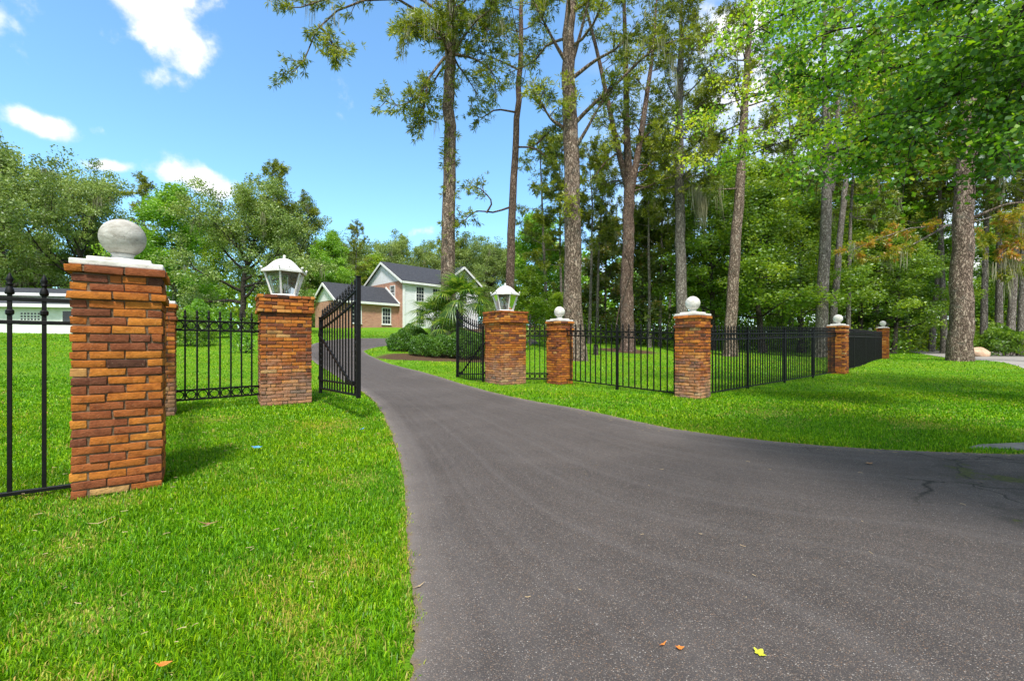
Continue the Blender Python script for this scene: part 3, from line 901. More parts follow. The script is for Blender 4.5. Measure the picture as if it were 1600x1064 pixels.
def tubes(paths, sides=7):
    """paths: list of (pts (k,3), radii (k)) -> V, Q"""
    Vs, Qs = [], []; base = 0
    for pts, rad in paths:
        pts = np.asarray(pts, float); rad = np.asarray(rad, float)
        k = len(pts)
        sd = sides if rad.max() > 0.035 else 4
        if rad.max() > 0.2: sd = 14
        tan = np.gradient(pts, axis=0)
        tan /= np.linalg.norm(tan, axis=1)[:, None] + 1e-9
        ref = np.array([1.0, 0, 0]) if abs(tan[0][0]) < 0.8 else np.array([0, 1.0, 0])
        n1 = np.cross(tan, ref); n1 /= np.linalg.norm(n1, axis=1)[:, None] + 1e-9
        n2 = np.cross(tan, n1)
        a = np.arange(sd) * 2 * PI / sd
        R = pts[:, None, :] + rad[:, None, None] * (np.cos(a)[None, :, None] * n1[:, None, :] + np.sin(a)[None, :, None] * n2[:, None, :])
        Vs.append(R.reshape(-1, 3))
        I = base + np.arange(k * sd).reshape(k, sd)
        J = np.roll(I, -1, axis=1)
        Qs.append(np.stack([I[:-1], J[:-1], J[1:], I[1:]], -1).reshape(-1, 4))
        base += k * sd
    return np.concatenate(Vs), np.concatenate(Qs)


def grow(rg, p0, d, L, seg, wander=0.12, up=0.0):
    pts = [np.array(p0, float)]; d = unit(np.array(d, float))
    for k in range(seg):
        d = unit(d + rg.normal(0, wander, 3) + np.array([0, 0, up]))
        pts.append(pts[-1] + d * L / seg)
    return np.array(pts)


def pathat(P, t):
    u = t * (len(P) - 1); i = min(int(u), len(P) - 2); f = u - i
    return P[i] * (1 - f) + P[i + 1] * f, unit(P[i + 1] - P[i])


def leaves(rg, C, size, aspect=0.62, flat=0.5, droop=0.15):
    """diamond leaves: C (n,3)"""
    n = len(C)
    th = rg.uniform(0, 2 * PI, n)
    el = rg.normal(-droop, flat, n)
    a = np.stack([np.cos(th) * np.cos(el), np.sin(th) * np.cos(el), np.sin(el)], -1)
    r = rg.normal(0, 1, (n, 3)); r[:, 2] *= 0.45 / max(flat, 0.1) * 0.5
    b = np.cross(a, np.cross(r, a)); b = np.cross(a, r); b /= np.linalg.norm(b, axis=1)[:, None] + 1e-9
    s = size * rg.uniform(0.6, 1.25, n)[:, None]
    A = a * s / 2; B = b * s * aspect / 2
    V = np.stack([C - A, C - A * 0.1 + B, C + A, C - A * 0.1 - B], 1).reshape(-1, 3)
    Q = np.arange(4 * n).reshape(n, 4)
    return V, Q


def needles(rg, C, D, size, k=9, width=0.02, spread=0.75):
    """tufts at C with axis D"""
    n = len(C)
    C = np.repeat(C, k, 0); D = np.repeat(D, k, 0)
    d = D + rg.normal(0, spread, (n * k, 3)); d /= np.linalg.norm(d, axis=1)[:, None]
    L = size * rg.uniform(0.6, 1.15, n * k)[:, None]
    b = np.cross(d, rg.normal(0, 1, (n * k, 3))); b /= np.linalg.norm(b, axis=1)[:, None] + 1e-9
    b = b * width * 0.5
    st = C + d * L * 0.08
    mid = C + d * L * 0.6 + np.array([0, 0, -0.04]) * L
    V = np.stack([st, mid + b, C + d * L + np.array([0, 0, -0.16]) * L, mid - b], 1).reshape(-1, 3)
    return V, np.arange(4 * n * k).reshape(-1, 4)


def moss_strands(rg, C, length, k=9, width=0.03, spread=0.10):
    n = len(C)
    P = np.repeat(C, k, 0) + rg.normal(0, spread, (n * k, 3)) * np.array([1, 1, 0.5])
    L = np.repeat(length * rg.uniform(0.5, 1.2, n), k) * rg.uniform(0.3, 1.0, n * k)
    a = rg.uniform(0, 2 * PI, n * k)
    b = np.stack([np.cos(a), np.sin(a), 0 * a], -1) * width * rg.uniform(0.5, 1.3, n * k)[:, None] / 2
    dn = np.stack([rg.normal(0, 0.08, n * k), rg.normal(0, 0.08, n * k), -np.ones(n * k)], -1) * L[:, None]
    V = np.stack([P - b * 0.6, P + b * 0.6, P + dn * 0.5 + b, P + dn * 0.5 - b, P + dn], 1).reshape(-1, 3)
    i = np.arange(n * k) * 5
    return V, [np.stack([i, i + 1, i + 2, i + 3], -1), np.stack([i + 3, i + 2, i + 4], -1)]


def taper(r0, r1, k, p=1.0):
    return r0 + (r1 - r0) * np.linspace(0, 1, k) ** p


class Tree:
    def __init__(s, seed):
        s.rg = np.random.default_rng(seed); s.wood = []; s.lc = []; s.lv = []; s.tc = []; s.td = []; s.tv = []; s.moss = []

    def clump(s, c, n, r, flatz=0.55, v=None):
        rg = s.rg
        d = rg.normal(0, 1, (n, 3)); d /= np.linalg.norm(d, axis=1)[:, None]
        P = c + d * (r * rg.random(n) ** 0.45)[:, None] * np.array([1, 1, flatz])
        s.lc.append(P)
        cv = rg.uniform(0, 1) if v is None else v
        s.lv.append(np.clip(0.62 * cv + 0.5 * (rg.random(n) - 0.1), 0, 1))

    def tufts(s, P, D, v):
        s.tc.append(P); s.td.append(D); s.tv.append(v)

    def broad(s, H, r0, cb, R, nl=14, sub=6, cn=55, cr=0.9, lean=(0, 0), wander=0.05, lowshape=0.75, up=0.05, flatz=0.55, el0=10, el1=65, moss=0.0):
        rg = s.rg
        T = grow(rg, (0, 0, -0.2), (lean[0], lean[1], 1), H * 0.86, 12, wander, 0.03)
        T[:, :2] -= T[0, :2]
        rad = taper(r0, r0 * 0.16, len(T), 0.8); rad[0] *= 1.45; rad[1] *= 1.08
        s.wood.append((T, rad))
        for i in range(nl):
            f = (i + rg.uniform(0, 0.9)) / nl
            t = (cb + (H * 0.86 - cb) * f) / (H * 0.86)
            p, td = pathat(T, min(t, 0.99))
            az = i * 2.399 + rg.normal(0, 0.4)
            el = D2R(el0 + (el1 - el0) * f + rg.normal(0, 8))
            prof = (lowshape + (1 - lowshape) * 4 * f * (1 - f)) * (1 - 0.55 * f ** 1.6)
            L = R * prof * rg.uniform(0.75, 1.15)
            d = (math.cos(az) * math.cos(el), math.sin(az) * math.cos(el), math.sin(el))
            P = grow(rg, p, d, L, 7, 0.16, up * (1 if el < 0.6 else 0.2))
            rr = r0 * (0.42 - 0.26 * f)
            s.wood.append((P, taper(rr, rr * 0.14, len(P))))
            for j in range(sub):
                u = 0.25 + 0.75 * (j + rg.random()) / sub
                b, bd = pathat(P, min(u, 0.98))
                sd = unit(bd + rg.normal(0, 0.75, 3) * np.array([1, 1, 0.55]))
                SL = L * rg.uniform(0.22, 0.42)
                S = grow(rg, b, sd, SL, 4, 0.22, 0.02)
                s.wood.append((S, taper(rr * 0.3, rr * 0.05, len(S))))
                v = np.clip(rg.normal(0.5, 0.24) + 0.15 * (f - 0.5), 0, 1)
                s.clump(S[-1], int(cn * rg.uniform(0.7, 1.3)), cr * rg.uniform(0.7, 1.25), flatz, v)
                s.clump(S[2] + rg.normal(0, cr * 0.3, 3), int(cn * rg.uniform(0.5, 1.0)), cr * rg.uniform(0.6, 1.0), flatz, np.clip(v + rg.normal(0, 0.12), 0, 1))
                if moss and rg.random() < moss: s.moss.append(S[rg.integers(1, 5)])
            s.clump(P[-1], cn, cr, flatz)
            if moss and rg.random() < moss * 2: s.moss.append(P[rg.integers(2, 7)])
        s.clump(T[-1], cn * 2, cr * 1.1, 0.9)

    def pine_branch(s, P, r, nsub, sl, nt=7, tuft_start=0.35, v0=None, droop=0.0, moss=0.0):
        rg = s.rg
        s.wood.append((P, taper(r, max(0.006, r * 0.15), len(P))))
        v0 = rg.uniform(0.25, 0.75) if v0 is None else v0
        for j in range(nsub):
            u = tuft_start + (1 - tuft_start) * (j + rg.random()) / nsub
            b, bd = pathat(P, min(u, 0.99))
            sd = unit(bd * 0.8 + rg.normal(0, 0.65, 3) * np.array([1, 1, 0.6]) + np.array([0, 0, 0.12 - droop]))
            S = grow(rg, b, sd, sl * rg.uniform(0.5, 1.2), 4, 0.25, 0.02 - droop * 0.2)
            s.wood.append((S, taper(max(0.012, r * 0.3), 0.006, len(S))))
            k = rg.integers(max(2, nt - 3), nt + 3)
            ts = rg.uniform(0.3, 1.0, k)
            for t in ts:
                q, qd = pathat(S, min(t, 0.999))
                off = rg.normal(0, 0.14 * sl, 3) * np.array([1, 1, 0.7])
                s.tufts((q + off)[None], unit(qd + np.array([0, 0, 0.35 - droop]))[None], np.array([np.clip(v0 + rg.normal(0, 0.2), 0, 1)]))
            if moss and rg.random() < moss: s.moss.append(S[-1])

    def pine(s, T, rad, z0, nb, R, nsub=7, sl=1.0, nt=7, el=(0, 45), moss=0.0, dead=0):
        """branches on trunk path T above z0"""
        rg = s.rg
        s.wood.append((T, rad))
        top = T[-1][2]
        for i in range(nb):
            f = (i + rg.random() * 0.9) / nb
            z = z0 + (top - z0) * f
            k = np.searchsorted(T[:, 2], z); k = min(max(k, 1), len(T) - 1)
            g = (z - T[k - 1][2]) / (T[k][2] - T[k - 1][2] + 1e-6)
            p = T[k - 1] * (1 - g) + T[k] * g
            az = i * 2.399 + rg.normal(0, 0.5)
            e = D2R(el[0] + (el[1] - el[0]) * f + rg.normal(0, 10))
            L = R * (1 - 0.6 * f) * rg.uniform(0.6, 1.15)
            P = grow(rg, p, (math.cos(az) * math.cos(e), math.sin(az) * math.cos(e), math.sin(e)), L, 6, 0.17, 0.05)
            s.pine_branch(P, max(0.02, rad[min(k, len(rad) - 1)] * 0.28), nsub, sl, nt, moss=moss)

    def meshes(s, name, bark, leafm, leaf=0.2, aspect=0.62, tuft=0.3, tk=9, tw=0.022, mossl=1.0, flat=0.5, spread=0.75, sides=7, droop=0.15, mw=0.03):
        out = {}
        V, Q = tubes(s.wood, sides)
        out['trunk'] = npmesh(name + '_trunk', V, Q, M[bark], True)
        Vs, Qs, vs = [], [], []
        b = 0
        if s.lc:
            C = np.concatenate(s.lc); v = np.concatenate(s.lv)
            V, Q = leaves(s.rg, C, leaf, aspect, flat, droop); Vs.append(V); Qs.append(Q); vs.append(v); b = len(V)
        if s.tc:
            C = np.concatenate(s.tc); D = np.concatenate(s.td); v = np.concatenate(s.tv)
            V, Q = needles(s.rg, C, D, tuft, tk, tw, spread); Vs.append(V); Qs.append(Q + b)
            vs.append(np.clip(np.repeat(v, tk) + s.rg.normal(0, 0.12, len(v) * tk), 0, 1))
        if Vs: out['crown'] = npmesh(name + '_crown', np.concatenate(Vs), np.concatenate(Qs), M[leafm], False, var=np.concatenate(vs))
        if 0 < len(s.moss) <= 45:
            for q, mp in enumerate(s.moss):
                V, Q = moss_strands(s.rg, np.array([mp]), mossl, 18, mw, 0.13)
                out['hanging_moss.%03d' % q] = npmesh(name + '_moss', V, Q, M['moss'], False, var=s.rg.random(sum(len(q) for q in Q)))
        elif s.moss:
            V, Q = moss_strands(s.rg, np.array(s.moss), mossl, 16, mw, 0.16)
            out['hanging_moss'] = npmesh(name + '_moss', V, Q, M['moss'], False, var=s.rg.random(sum(len(q) for q in Q)))
        return out


def place(meshes, name, label, cat, x, y, rz=0.0, sc=1.0, group=None, z=None, scz=None):
    root = thing(name, label, cat, (x, y, tzf(x, y) if z is None else z), rz, group)
    for nm, me in meshes.items():
        o = link(nm.split('.')[0], me, root)
        o.scale = (sc, sc, scz or sc)
    return root


def place_world(T, base, name, label, cat, bark, leafm, group=None, **kw):
    """tree whose paths are in world coordinates"""
    b = np.array([base[0], base[1], tzf(base[0], base[1])])
    T.wood = [(np.asarray(P) - b, r) for P, r in T.wood]
    T.lc = [c - b for c in T.lc]; T.tc = [c - b for c in T.tc]; T.moss = [m - b for m in T.moss]
    root = thing(name, label, cat, tuple(b), 0, group)
    for nm, me in T.meshes(name, bark, leafm, **kw).items(): link(nm.split('.')[0], me, root)
    return root


# ------------------------------------------------------------------ the tall pines near the drive
def trunk_px(pts, d, wid, ztop=None, dtop=0.0, n=26, flare=1.35, seed=0):
    """pts [(px,py)...] bottom to top, wid [(py,width px)...] -> world path, radii"""
    rg = np.random.default_rng(seed)
    P = []
    for px, py in pts: P.append(at(px, py, d))
    P = np.array(P)
    ob = math.cos(math.atan2(abs(pts[0][0] - CX), F))
    wid = [(a_, w_ * ob) for a_, w_ in wid]
    b = P[0].copy(); b[2] = tzf(b[0], b[1]) - 0.25
    P[0] = b
    if ztop:
        e = P[-1] + unit(P[-1] - P[-2]) * (ztop - P[-1][2]); P = np.vstack([P, e])
    S = catmull(P, n)
    S[1:-1, :2] += rg.normal(0, 0.03, (n - 2, 2))
    wz = np.array([CZ + (HY - w[0]) / F * d for w in wid]); wr = np.array([w[1] / F * d / 2 for w in wid])
    o = np.argsort(wz)
    rad = np.interp(S[:, 2], wz[o], wr[o])
    if ztop:
        t = np.clip((S[:, 2] - wz.max()) / (ztop - wz.max() + 1e-6), 0, 1); rad = rad * (1 - 0.82 * t)
    rad[0] *= flare; rad[1] *= 1 + (flare - 1) * 0.35
    return S, rad


def bpx(pts):
    return catmull([at(px, py, d) for px, py, d in pts], 9)


# T1: pine with a vine at the palms
t = Tree(101)
S, R_ = trunk_px([(701, 540), (700, 400), (703, 250), (702, 120), (706, 0)], 25, [(520, 24), (300, 20), (100, 17), (0, 14)], 30, seed=1)
t.pine(S, R_, 17.2, 42, 4.6, 10, 1.25, 10, el=(-8, 40), moss=0.10)
for b in ([(700, 70, 25), (640, 5, 24.5), (560, 3, 24), (500, 40, 23.5), (470, 105, 23.2), (445, 112, 23)], [(702, 30, 25), (620, -20, 24), (540, -10, 23.5), (470, 12, 23), (440, 10, 23)],
          [(498, 40, 23.5), (515, 60, 23.4), (528, 90, 23.2)],
          [(695, 90, 25), (672, 120, 24.5), (655, 150, 24.2), (625, 165, 24), (600, 158, 23.8)], [(668, 128, 24.5), (662, 170, 24.2), (655, 195, 24)], [(705, 85, 25), (740, 92, 24.5), (768, 112, 24.2), (775, 140, 24)],
          [(700, 60, 25), (660, 40, 24), (628, 50, 23.6)], [(704, 45, 25), (740, 30, 24.5), (765, 50, 24)]):
    P = bpx(b)
    t.pine_branch(P, 0.085, 15, 1.0, 9, 0.25, moss=0.06)
for k in range(150):   # vine leaves on the trunk
    i = t.rg.integers(5, 18); a = t.rg.uniform(0, 2 * PI)
    t.tufts((S[i] + (S[i + 1] - S[i]) * t.rg.random() + np.array([math.cos(a), math.sin(a), 0]) * (R_[i] + 0.03))[None], np.array([[math.cos(a), math.sin(a), 0.2]]), np.array([0.6]))
place_world(t, S[0], 'pine_tree', 'tall pine with vines on its straight trunk rising behind the fan palms', 'tree', 'bark_pine', 'pine', 'tall pines behind the fence', tuft=0.34, tk=10, tw=0.05, mossl=1.6)

# T2: slim pine beside it
t = Tree(102)
S, R_ = trunk_px([(796, 545), (797, 440), (800, 330), (807, 200), (813, 90), (815, 0)], 27, [(500, 15), (330, 12), (150, 9), (0, 6)], 27, seed=2)
t.pine(S, R_, 18.6, 20, 3.4, 7, 0.95, 8, el=(-5, 45))
for b in ([(797, 324, 27), (770, 332, 26.6), (745, 330, 26.3), (725, 345, 26), (715, 352, 25.9)], [(760, 333, 26.5), (768, 315, 26.3), (750, 295, 26.1), (735, 292, 26)],
          [(806, 176, 27), (775, 172, 26.5), (750, 185, 26), (735, 165, 25.8)], [(805, 230, 27), (835, 232, 26.6), (862, 250, 26.3), (880, 235, 26)], [(838, 226, 26.6), (860, 205, 26.4), (872, 195, 26)], [(812, 110, 27), (780, 95, 26.5), (755, 85, 26)], [(809, 160, 27), (830, 140, 26.6), (860, 150, 26.2)]):
    t.pine_branch(bpx(b), 0.065, 9, 0.85, 7, 0.45)
place_world(t, S[0], 'pine_tree', 'slim dark pine trunk rising directly behind the right lantern', 'tree', 'bark_red', 'pine', 'tall pines behind the fence', tuft=0.32, tk=9, tw=0.05)

# T3: big pine left of the wood
t = Tree(103)
S, R_ = trunk_px([(898, 563), (896, 470), (894, 300), (890, 180), (888, 100), (893, 0)], 22, [(540, 32), (450, 28), (300, 25), (190, 23.5), (110, 20), (0, 16)], 26, seed=3)
t.pine(S, R_, 16.0, 16, 4.5, 9, 1.2, 9, el=(10, 50), moss=0.06)
for b in ([(886, 100, 22), (868, 70, 21.7), (850, 35, 21.4), (832, 0, 21)], [(889, 116, 22), (905, 60, 21.8), (915, 20, 21.5), (925, -20, 21)],
          [(892, 200, 22), (925, 165, 21.6), (960, 135, 21.2), (1000, 95, 20.8), (1035, 70, 20.5), (1075, 60, 20.2)], [(890, 126, 22), (930, 95, 21.6), (965, 75, 21.3), (990, 45, 21)],
          [(892, 242, 22), (915, 205, 21.6), (940, 160, 21.4), (955, 130, 21.2)], [(880, 200, 22), (860, 185, 21.6), (840, 150, 21.3)]):
    t.pine_branch(bpx(b), 0.11, 9, 1.1, 8, 0.5, moss=0.15)
for px, py in ((888, 130), (888, 165), (886, 315), (892, 320), (890, 335), (895, 150), (884, 162)):
    for k in range(10):
        t.tufts((at(px, py, 21.5) + t.rg.normal(0, 0.25, 3))[None], np.array([[0, -0.3, 0.5]]), np.array([0.8]))
place_world(t, S[0], 'pine_tree', 'thickest scaly barked pine behind the fence just right of the ball pillar', 'tree', 'bark_pine', 'pine', 'tall pines behind the fence', tuft=0.34, tk=10, tw=0.05)

# T4: three stemmed tree
t = Tree(104)
S, R_ = trunk_px([(981, 547), (980, 450), (982, 340), (984, 290)], 30, [(540, 23), (400, 19), (300, 17)], None, seed=4)
t.wood.append((S, R_))
for pts, w in (([(982, 300), (965, 230), (950, 160), (935, 90), (920, 30), (905, -40)], 8), ([(984, 300), (979, 200), (978, 100), (975, 0), (976, -80)], 10), ([(986, 300), (1000, 220), (1012, 140), (1020, 80), (1026, 0)], 9)):
    P = catmull([at(px, py, 30) for px, py in pts], 12)
    T2 = P; rad = taper(w / F * 30 * 0.62, 0.06, 12)
    t.pine(T2, rad, 11.5, 14, 3.2, 6, 1.0, 7, el=(0, 40))
for b in ([(985, 275, 30), (1010, 262, 29.6), (1032, 235, 29.2), (1050, 225, 29)], [(965, 240, 30), (945, 255, 29.6), (925, 280, 29.2), (905, 285, 29)], [(1000, 225, 30), (1020, 205, 29.5), (1045, 215, 29)]):
    t.pine_branch(bpx(b), 0.07, 9, 1.0, 8, 0.3)
P = catmull([at(px, py, 29.4) for px, py in ((962, 515), (970, 470), (984, 430), (986, 410), (978, 385))], 9)
t.wood.append((P, np.full(9, 0.035)))
place_world(t, S[0], 'forked_tree', 'brown trunk that forks into three stems with a pale vine on it', 'tree', 'bark_red', 'pine', None, tuft=0.36, tk=9, tw=0.055)

# T5, T6
t = Tree(105)
S, R_ = trunk_px([(1066, 535), (1064, 430), (1062, 300), (1062, 180), (1064, 80)], 31, [(520, 19), (300, 15), (100, 10)], 27, seed=5)
t.pine(S, R_, 12.0, 30, 4.2, 9, 1.15, 9, el=(-8, 40), moss=0.1)
for b in ([(1062, 165, 31), (1045, 135, 30.6), (1035, 100, 30.2)], [(1064, 200, 31), (1085, 180, 30.5), (1105, 165, 30)], [(1062, 240, 31), (1035, 225, 30.5), (1005, 230, 30)], [(1063, 285, 31), (1085, 275, 30.3), (1110, 290, 29.8)], [(1062, 280, 31), (1040, 275, 30.3), (1018, 300, 29.8)]):
    t.pine_branch(bpx(b), 0.07, 10, 1.0, 9, 0.3, moss=0.12)
for k in range(16): t.moss.append(at(1088 + t.rg.uniform(-12, 18), 290 + t.rg.uniform(-8, 25), 29.9))
place_world(t, S[0], 'pine_tree', 'pine behind the corner pillar with a long beard of grey moss', 'tree', 'bark_grey', 'pine', 'tall pines behind the fence', tuft=0.36, tk=10, tw=0.055, mossl=2.6)
t = Tree(106)
S, R_ = trunk_px([(1141, 530), (1146, 430), (1156, 300), (1162, 180), (1170, 60)], 29, [(520, 20), (300, 16), (100, 11)], 27, seed=6)
t.pine(S, R_, 15.0, 22, 4.0, 8, 1.1, 8, el=(-5, 40))
for b in ([(1155, 295, 29), (1130, 296, 28.6), (1110, 297, 28.3)], [(1160, 245, 29), (1180, 215, 28.5), (1205, 190, 28)], [(1160, 235, 29), (1130, 232, 28.5), (1098, 245, 28)]):
    t.pine_branch(bpx(b), 0.06, 7, 0.9, 7, 0.5)
place_world(t, S[0], 'pine_tree', 'leaning rough barked pine right of the corner pillar, its bark lit', 'tree', 'bark_pine', 'pine', 'tall pines behind the fence', tuft=0.36, tk=9, tw=0.055)
# T7 twin
t = Tree(107)
S, R_ = trunk_px([(1282, 535), (1286, 440), (1292, 330), (1293, 250), (1290, 150)], 30, [(520, 21), (300, 17), (150, 11)], 27, seed=7)
t.pine(S, R_, 16.0, 18, 4.0, 8, 1.1, 8, el=(0, 40))
P = catmull([at(px, py, 30) for px, py in ((1296, 300), (1306, 250), (1308, 190), (1312, 100))], 9); t.wood.append((P, taper(0.26, 0.1, 9)))
for b in ([(1300, 262, 30), (1330, 245, 29.5), (1360, 240, 29)], [(1305, 200, 30), (1335, 190, 29.5), (1375, 182, 29)]):
    t.pine_branch(bpx(b), 0.06, 7, 0.9, 7, 0.4)
place_world(t, S[0], 'pine_tree', 'double stemmed grey pine behind the long right fence', 'tree', 'bark_grey', 'pine', 'tall pines behind the fence', tuft=0.36, tk=9, tw=0.055)
t = Tree(108)
S, R_ = trunk_px([(1299, 530), (1306, 450), (1316, 340), (1326, 250), (1335, 160)], 33, [(520, 13), (300, 9), (150, 6)], 24, seed=8)
t.pine(S, R_, 15.0, 14, 3.0, 7, 1.0, 7)
place_world(t, S[0], 'pine_tree', 'thin leaning trunk just right of the double stemmed pine', 'tree', 'bark_grey', 'pine', 'tall pines behind the fence', tuft=0.36, tk=9, tw=0.055)
# T8 the big one by the street
t = Tree(109)
S, R_ = trunk_px([(1500, 562), (1503, 470), (1507, 330), (1513, 200), (1520, 90)], 22, [(562, 46), (540, 43), (480, 40), (330, 35), (150, 30)], 26, flare=1.1, seed=9)
t.pine(S, R_, 13.5, 26, 5.0, 9, 1.2, 8, el=(-5, 40))
b = [(1523, 340, 22), (1550, 328, 21.5), (1580, 318, 21), (1625, 316, 20.5)]
P = bpx(b); t.wood.append((P, taper(0.08, 0.03, 9)))
place_world(t, S[0], 'pine_tree', 'big furrowed pine trunk on the lawn at right beside the street', 'tree', 'bark_pine', 'pine', 'tall pines behind the fence', tuft=0.36, tk=9, tw=0.055)

# rust tipped cypress limbs reaching either side of the big pine
t = Tree(110)
S, R_ = trunk_px([(1640, 560), (1642, 400), (1646, 250), (1650, 100)], 25, [(560, 30), (300, 22), (100, 14)], 20, seed=10)
t.wood.append((S, R_))
for b in ([(1645, 330, 25), (1570, 335, 24.5), (1500, 352, 24), (1430, 355, 23.4), (1370, 375, 23), (1320, 395, 22.6)], [(1642, 345, 25), (1600, 350, 24), (1560, 365, 23.5), (1530, 385, 23)], [(1645, 370, 25), (1600, 372, 24), (1565, 395, 23.5)], [(1645, 315, 25), (1600, 330, 23.5), (1565, 345, 22.8)],
          [(1640, 400, 25), (1600, 410, 24), (1570, 430, 23.5)], [(1480, 352, 23.8), (1420, 385, 23.2), (1360, 405, 23)]):
    t.pine_branch(bpx(b), 0.06, 18, 0.7, 9, 0.3, v0=None, droop=0.22, moss=0.05)
for k in range(5): t.moss.append(at(1545 + t.rg.uniform(-10, 60), 395 + t.rg.uniform(-6, 40), 23.3))
place_world(t, S[0], 'cypress_tree', 'cypress with rusty orange tipped drooping limbs at the right edge', 'tree', 'bark_grey', 'rust', None, tuft=0.26, tk=10, tw=0.05, mossl=1.7)

# ------------------------------------------------------------------ overhanging maple top right
t = Tree(120)
base = (11.6, 8.2)
b3 = np.array([base[0], base[1], tzf(*base) - 0.2])
S = catmull([b3, b3 + (0.0, 0, 3), b3 + (-0.2, 0.1, 6), b3 + (-0.3, 0.1, 9), b3 + (0, 0, 12.5)], 16)
t.wood.append((S, taper(0.34, 0.12, 16)))


def maple_limb(t, P, r, nsub, sl, lv, ln=46):
    rg = t.rg
    t.wood.append((P, taper(r, r * 0.2, len(P))))
    for j in range(nsub):
        u = 0.22 + 0.78 * (j + rg.random()) / nsub
        b, bd = pathat(P, min(u, 0.99))
        sd = unit(bd * 0.7 + rg.normal(0, 0.7, 3) * np.array([1, 1, 0.45]) + (0, 0, -0.05))
        Q = grow(rg, b, sd, sl * rg.uniform(0.5, 1.2), 5, 0.2, -0.03)
        t.wood.append((Q, taper(r * 0.22, 0.006, 6)))
        v0 = np.clip(lv + rg.normal(0, 0.17), 0, 1)
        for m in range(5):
            c, cd = pathat(Q, min(0.25 + 0.75 * (m + rg.random()) / 5, 0.99))
            tw = grow(rg, c, unit(cd * 0.5 + rg.normal(0, 0.7, 3) * np.array([1, 1, 0.35])), 0.5 * sl, 3, 0.2, -0.06)
            t.wood.append((tw, taper(0.008, 0.003, 4)))
            k = int(ln * 0.66)
            pos = tw[rg.integers(0, 4, k)] + rg.normal(0, 0.18, (k, 3)) * np.array([1, 1, 0.30])
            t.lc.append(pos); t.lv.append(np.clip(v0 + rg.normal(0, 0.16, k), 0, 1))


ORG = lambda z: S[np.argmin(abs(S[:, 2] - z))]
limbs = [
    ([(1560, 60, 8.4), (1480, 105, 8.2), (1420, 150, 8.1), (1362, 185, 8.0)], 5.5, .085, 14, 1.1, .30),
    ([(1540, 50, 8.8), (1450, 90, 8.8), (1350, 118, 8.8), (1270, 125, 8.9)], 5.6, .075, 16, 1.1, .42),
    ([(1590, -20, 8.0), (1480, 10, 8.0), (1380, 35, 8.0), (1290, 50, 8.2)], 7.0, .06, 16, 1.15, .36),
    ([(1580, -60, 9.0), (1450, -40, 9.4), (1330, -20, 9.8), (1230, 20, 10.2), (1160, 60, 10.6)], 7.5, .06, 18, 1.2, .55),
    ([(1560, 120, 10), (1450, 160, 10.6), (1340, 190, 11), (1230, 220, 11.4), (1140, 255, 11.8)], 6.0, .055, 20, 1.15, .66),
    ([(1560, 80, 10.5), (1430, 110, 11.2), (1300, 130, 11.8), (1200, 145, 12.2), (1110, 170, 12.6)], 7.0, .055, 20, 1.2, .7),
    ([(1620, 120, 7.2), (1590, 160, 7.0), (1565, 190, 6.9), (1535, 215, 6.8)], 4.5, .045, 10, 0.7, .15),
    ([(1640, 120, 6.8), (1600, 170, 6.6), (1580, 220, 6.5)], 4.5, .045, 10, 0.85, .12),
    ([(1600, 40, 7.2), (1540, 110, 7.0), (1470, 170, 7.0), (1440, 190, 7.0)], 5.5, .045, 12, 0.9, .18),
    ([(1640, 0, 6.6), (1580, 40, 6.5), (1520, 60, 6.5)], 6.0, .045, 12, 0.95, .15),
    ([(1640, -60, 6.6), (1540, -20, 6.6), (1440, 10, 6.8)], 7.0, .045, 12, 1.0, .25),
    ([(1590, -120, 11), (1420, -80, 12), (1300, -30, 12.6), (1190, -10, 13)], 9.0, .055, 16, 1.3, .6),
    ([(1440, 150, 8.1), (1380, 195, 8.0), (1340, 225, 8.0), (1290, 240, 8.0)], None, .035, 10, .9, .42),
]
for pts, oz, r, ns, sl, lv in limbs:
    W = [at(*p) for p in pts]
    if oz: W = [ORG(oz)] + W
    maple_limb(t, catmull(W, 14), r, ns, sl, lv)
# the side of the tree over the street and driveway mouth (casts the dappled shade)
for k in range(26):
    az = t.rg.uniform(-2.9, 0.9); zz = t.rg.uniform(5.0, 11.5)
    o = ORG(zz)
    L = t.rg.uniform(3.0, 5.6)
    P = grow(t.rg, o, (math.cos(az), math.sin(az), 0.25), L, 8, 0.12, 0.02)
    pxs = CX + F * P[:, 0] / np.maximum(P[:, 1], 0.2); pys = HY - F * (P[:, 2] - CZ) / np.maximum(P[:, 1], 0.2)
    if ((P[:, 1] > 0.2) & (pxs < 1500) & (pys > -260)).any(): continue
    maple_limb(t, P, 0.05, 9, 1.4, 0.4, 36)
place_world(t, base, 'maple_tree', 'overhanging broadleaf tree whose leafy limbs fill the top right corner', 'tree', 'bark_dark', 'maple', None, leaf=0.086, aspect=0.85, flat=0.36, droop=0.28)

